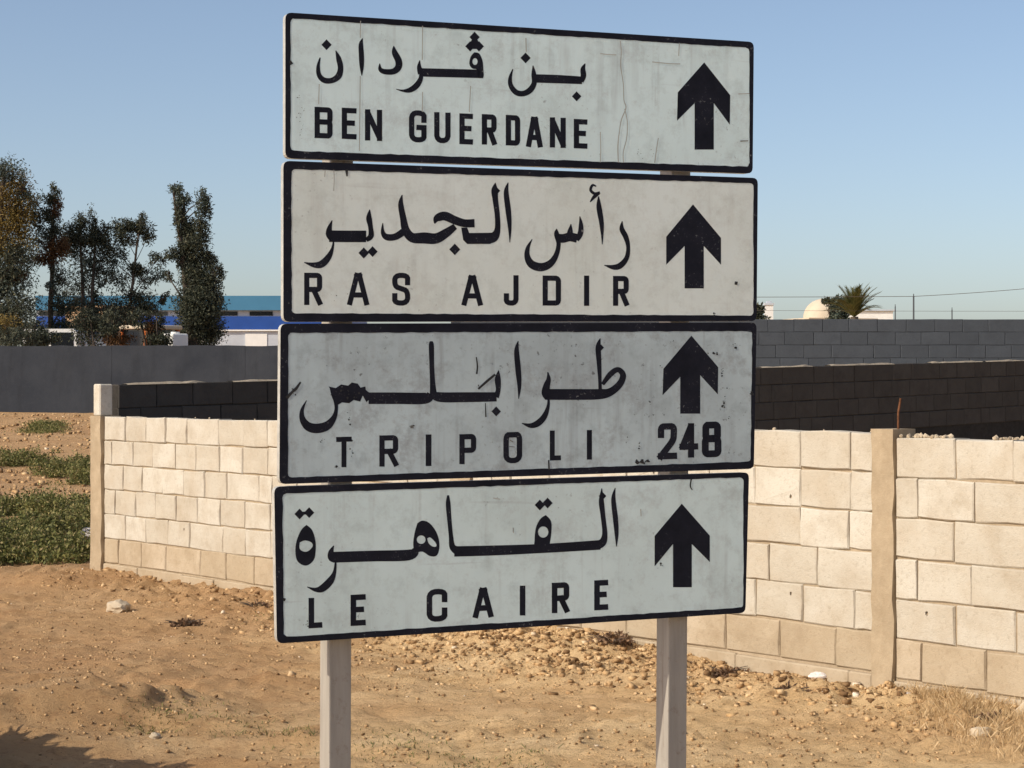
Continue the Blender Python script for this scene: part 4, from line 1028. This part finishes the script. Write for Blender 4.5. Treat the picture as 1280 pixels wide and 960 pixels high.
def scatter_rocks(name, n, sizes, place, seed, mat, label, cat):
    g = np.random.default_rng(seed)
    base = []
    for k in range(9):
        v = np.array([(a, b, c) for c in (-1, 1) for b in (-1, 1) for a in (-1, 1)], float) * g.uniform(.35, 1.0, (8, 3))
        q4 = [[0, 2, 3, 1], [4, 5, 7, 6], [0, 1, 5, 4], [2, 6, 7, 3], [0, 4, 6, 2], [1, 3, 7, 5]]
        base.append((v, np.array([t for f in q4 for t in ((f[0], f[1], f[2]), (f[0], f[2], f[3]))])))
    Vs = []; Ts = []; n0 = 0
    for i in range(n):
        p = place(g)
        if p is None: continue
        x, y = p; s = sizes(g); v, t = base[g.integers(0, 9)]; a = g.uniform(0, 6.3); ca, sa = math.cos(a), math.sin(a)
        q = v * s * np.array([g.uniform(.8, 1.5), 1, g.uniform(.6, 1)]); q = np.stack([q[:, 0] * ca - q[:, 1] * sa, q[:, 0] * sa + q[:, 1] * ca, q[:, 2]], 1)
        q += np.array([x, y, gz(x, y) + s * .25]); Vs.append(q); Ts.append(t + n0); n0 += len(v)
    o = np_obj(name, np.concatenate(Vs), np.concatenate(Ts), M[mat]); tag(o, label, cat, kind='stuff'); return o
def place_field(g):
    y = 8.3 + 10.2 * g.random() ** 1.3; hw_ = y * .26 + .3; x = g.uniform(-hw_, hw_)
    d = (x - WA.x) * WN.x + (y - WA.y) * WN.y
    if d < .05: return None
    if noise.noise(Vector((x * .8, y * .8, 2))) + g.uniform(-.5, .5) < -.08: return None
    return x, y
scatter_rocks('gravel', 60000, lambda g: .002 + .0085 * g.random() ** 7, place_field, 1, 'gravel', 'fine gravel and crumbs of soil strewn over the ground', 'gravel')
def place_bank(g):
    t = g.normal(6.6, 1.7) if g.random() < .8 else g.uniform(.2, 11); d = abs(g.normal(.2, .5)) + .03
    if t > wall_t(452): d = abs(g.normal(.1, .35)) + .03
    p = WA + WD * t + WN * d; return p.x, p.y
scatter_rocks('rubble', 15000, lambda g: .003 + .02 * g.random() ** 9, place_bank, 2, 'gravel', 'broken stone and crumbled soil banked along the wall foot', 'rubble')

def place_far(g):
    y = g.uniform(25, 51); return (g.uniform(-40, 125) - 640) * y / F, y
scatter_rocks('field_rubble', 2600, lambda g: .008 + .035 * g.random() ** 5, place_far, 3, 'gravel', 'stones and soil heaps strewn over the far field at left', 'rubble')
def blades(name, n, place, hgt, w, seed, mat, label, cat, lean=.5):
    g = np.random.default_rng(seed); Vs = []
    for i in range(n):
        p = place(g)
        if p is None: continue
        x, y = p; z = gz(x, y) - .005; a = g.uniform(0, 6.3); h = hgt * g.uniform(.4, 1.2); l = h * lean * g.normal()
        d = np.array([math.cos(a) * l, math.sin(a) * l, h]); b = np.array([-math.sin(a), math.cos(a), 0]) * w * g.uniform(.6, 1.3)
        P = np.array([x, y, z]); Vs.append(np.array([P - b, P + b, P + d * .6 + b * .6 + [0, 0, h * .1], P + d]))
    V = np.concatenate(Vs); o = np_obj(name, V, np.arange(len(V)).reshape(-1, 4), M[mat], nper=4); tag(o, label, cat, kind='stuff'); return o
def tufts(cx, spread, k, seed):
    g0 = np.random.default_rng(seed); cs = [(*px_ground(*c[:2]), c[2]) for c in cx]
    def f(g):
        c = cs[g.integers(0, len(cs))]; return c[0] + g.normal() * c[2], c[1] + g.normal() * c[2] * 1.3
    return f
blades('dry_weeds', 9500, tufts([(1250, 885, .16), (1215, 905, .14), (1275, 905, .15), (1190, 890, .10), (1262, 930, .16), (1170, 872, .08), (1235, 868, .12), (1280, 872, .12)], 1, 1, 1), .055, .0011, 5, 'lf_straw', 'dry straw-coloured weeds in front of the wall at lower right', 'weeds', .5)
blades('straw_litter', 7000, place_field, .014, .0015, 6, 'lf_straw', 'scattered bits of straw lying on the soil', 'straw', 3.0)
blades('sprouting_weeds', 1500, tufts([(245, 893, .12), (210, 880, .10), (185, 912, .08), (300, 905, .13), (375, 915, .10), (520, 935, .14), (460, 940, .14), (570, 955, .14), (640, 950, .10), (330, 770, .1)], 1, 1, 2), .022, .003, 7, 'lf_green', 'tiny green weeds sprouting in patches near the bottom', 'weeds', 1.2)

# green ground cover in the field at left
def cover(name, label, Y0, Y1, xa, xb, n, seed, hmax):
    g = np.random.default_rng(seed); Vs = []; cl = []
    nb = 150
    for k in range(nb):
        Y = g.uniform(Y0, Y1); x = (g.uniform(xa, xb) - 640) * Y / F
        if noise.noise(Vector((x * .9, Y * .5, seed))) < -.02: continue
        r = g.uniform(.12, .36); h = hmax * g.uniform(.4, 1)
        cl.append(((x, Y, gz(x, Y) + h * .4), (r, r * 1.3, h * .6), n // nb))
    Vv, T = leaf_cloud(cl, .010, .045, seed); o = np_obj(name, Vv, T, M['lf_green'], nper=4)
    tag(o, label, 'ground cover', kind='stuff'); return o
cover('green_ground_cover', 'dense green ground cover on the near part of the field at left', 18.6, 25.0, -60, 116, 110000, 3, .27)
cover('green_ground_cover', 'farther strip of green ground cover in the field at left', 28.5, 32.6, -60, 116, 50000, 4, .27)
cover('green_ground_cover', 'thin far patch of dull green ground cover near the grey wall', 42, 44.5, 20, 75, 8000, 6, .16)

# unseen shrub added outside the frame to cast the shadow at lower left
def bush(name, label, cx, cy, h, r, n, seed):
    root = empty(name, (cx, cy, gz(cx, cy))); tag(root, label, 'shrub'); g = random.Random(seed)
    mb = MB()
    for k in range(9):
        a = g.uniform(0, 6.3); e = Vector((math.cos(a) * r * .7, math.sin(a) * r * .7, h * g.uniform(.5, .95)))
        mb.tube([(0, 0, -.05), e * .5 + Vector((0, 0, .05)), e], [.02, .014, .005], 5)
    mb.build('stem', M['bark'], root)
    cl = [((g.gauss(0, .45) * r, g.gauss(0, .45) * r, h * g.uniform(.25, .85)), (r * .4, r * .4, h * .25), n // 16) for k in range(16)]
    V_, T_ = leaf_cloud(cl, .034, .11, seed); np_obj('foliage', V_, T_, M['lf_green'], root, nper=4); return root
bush('shadow_caster_shrub', 'unseen dense shrub added beyond the lower left corner to cast its shadow', -3.28, 8.62, .95, .70, 70000, 4)
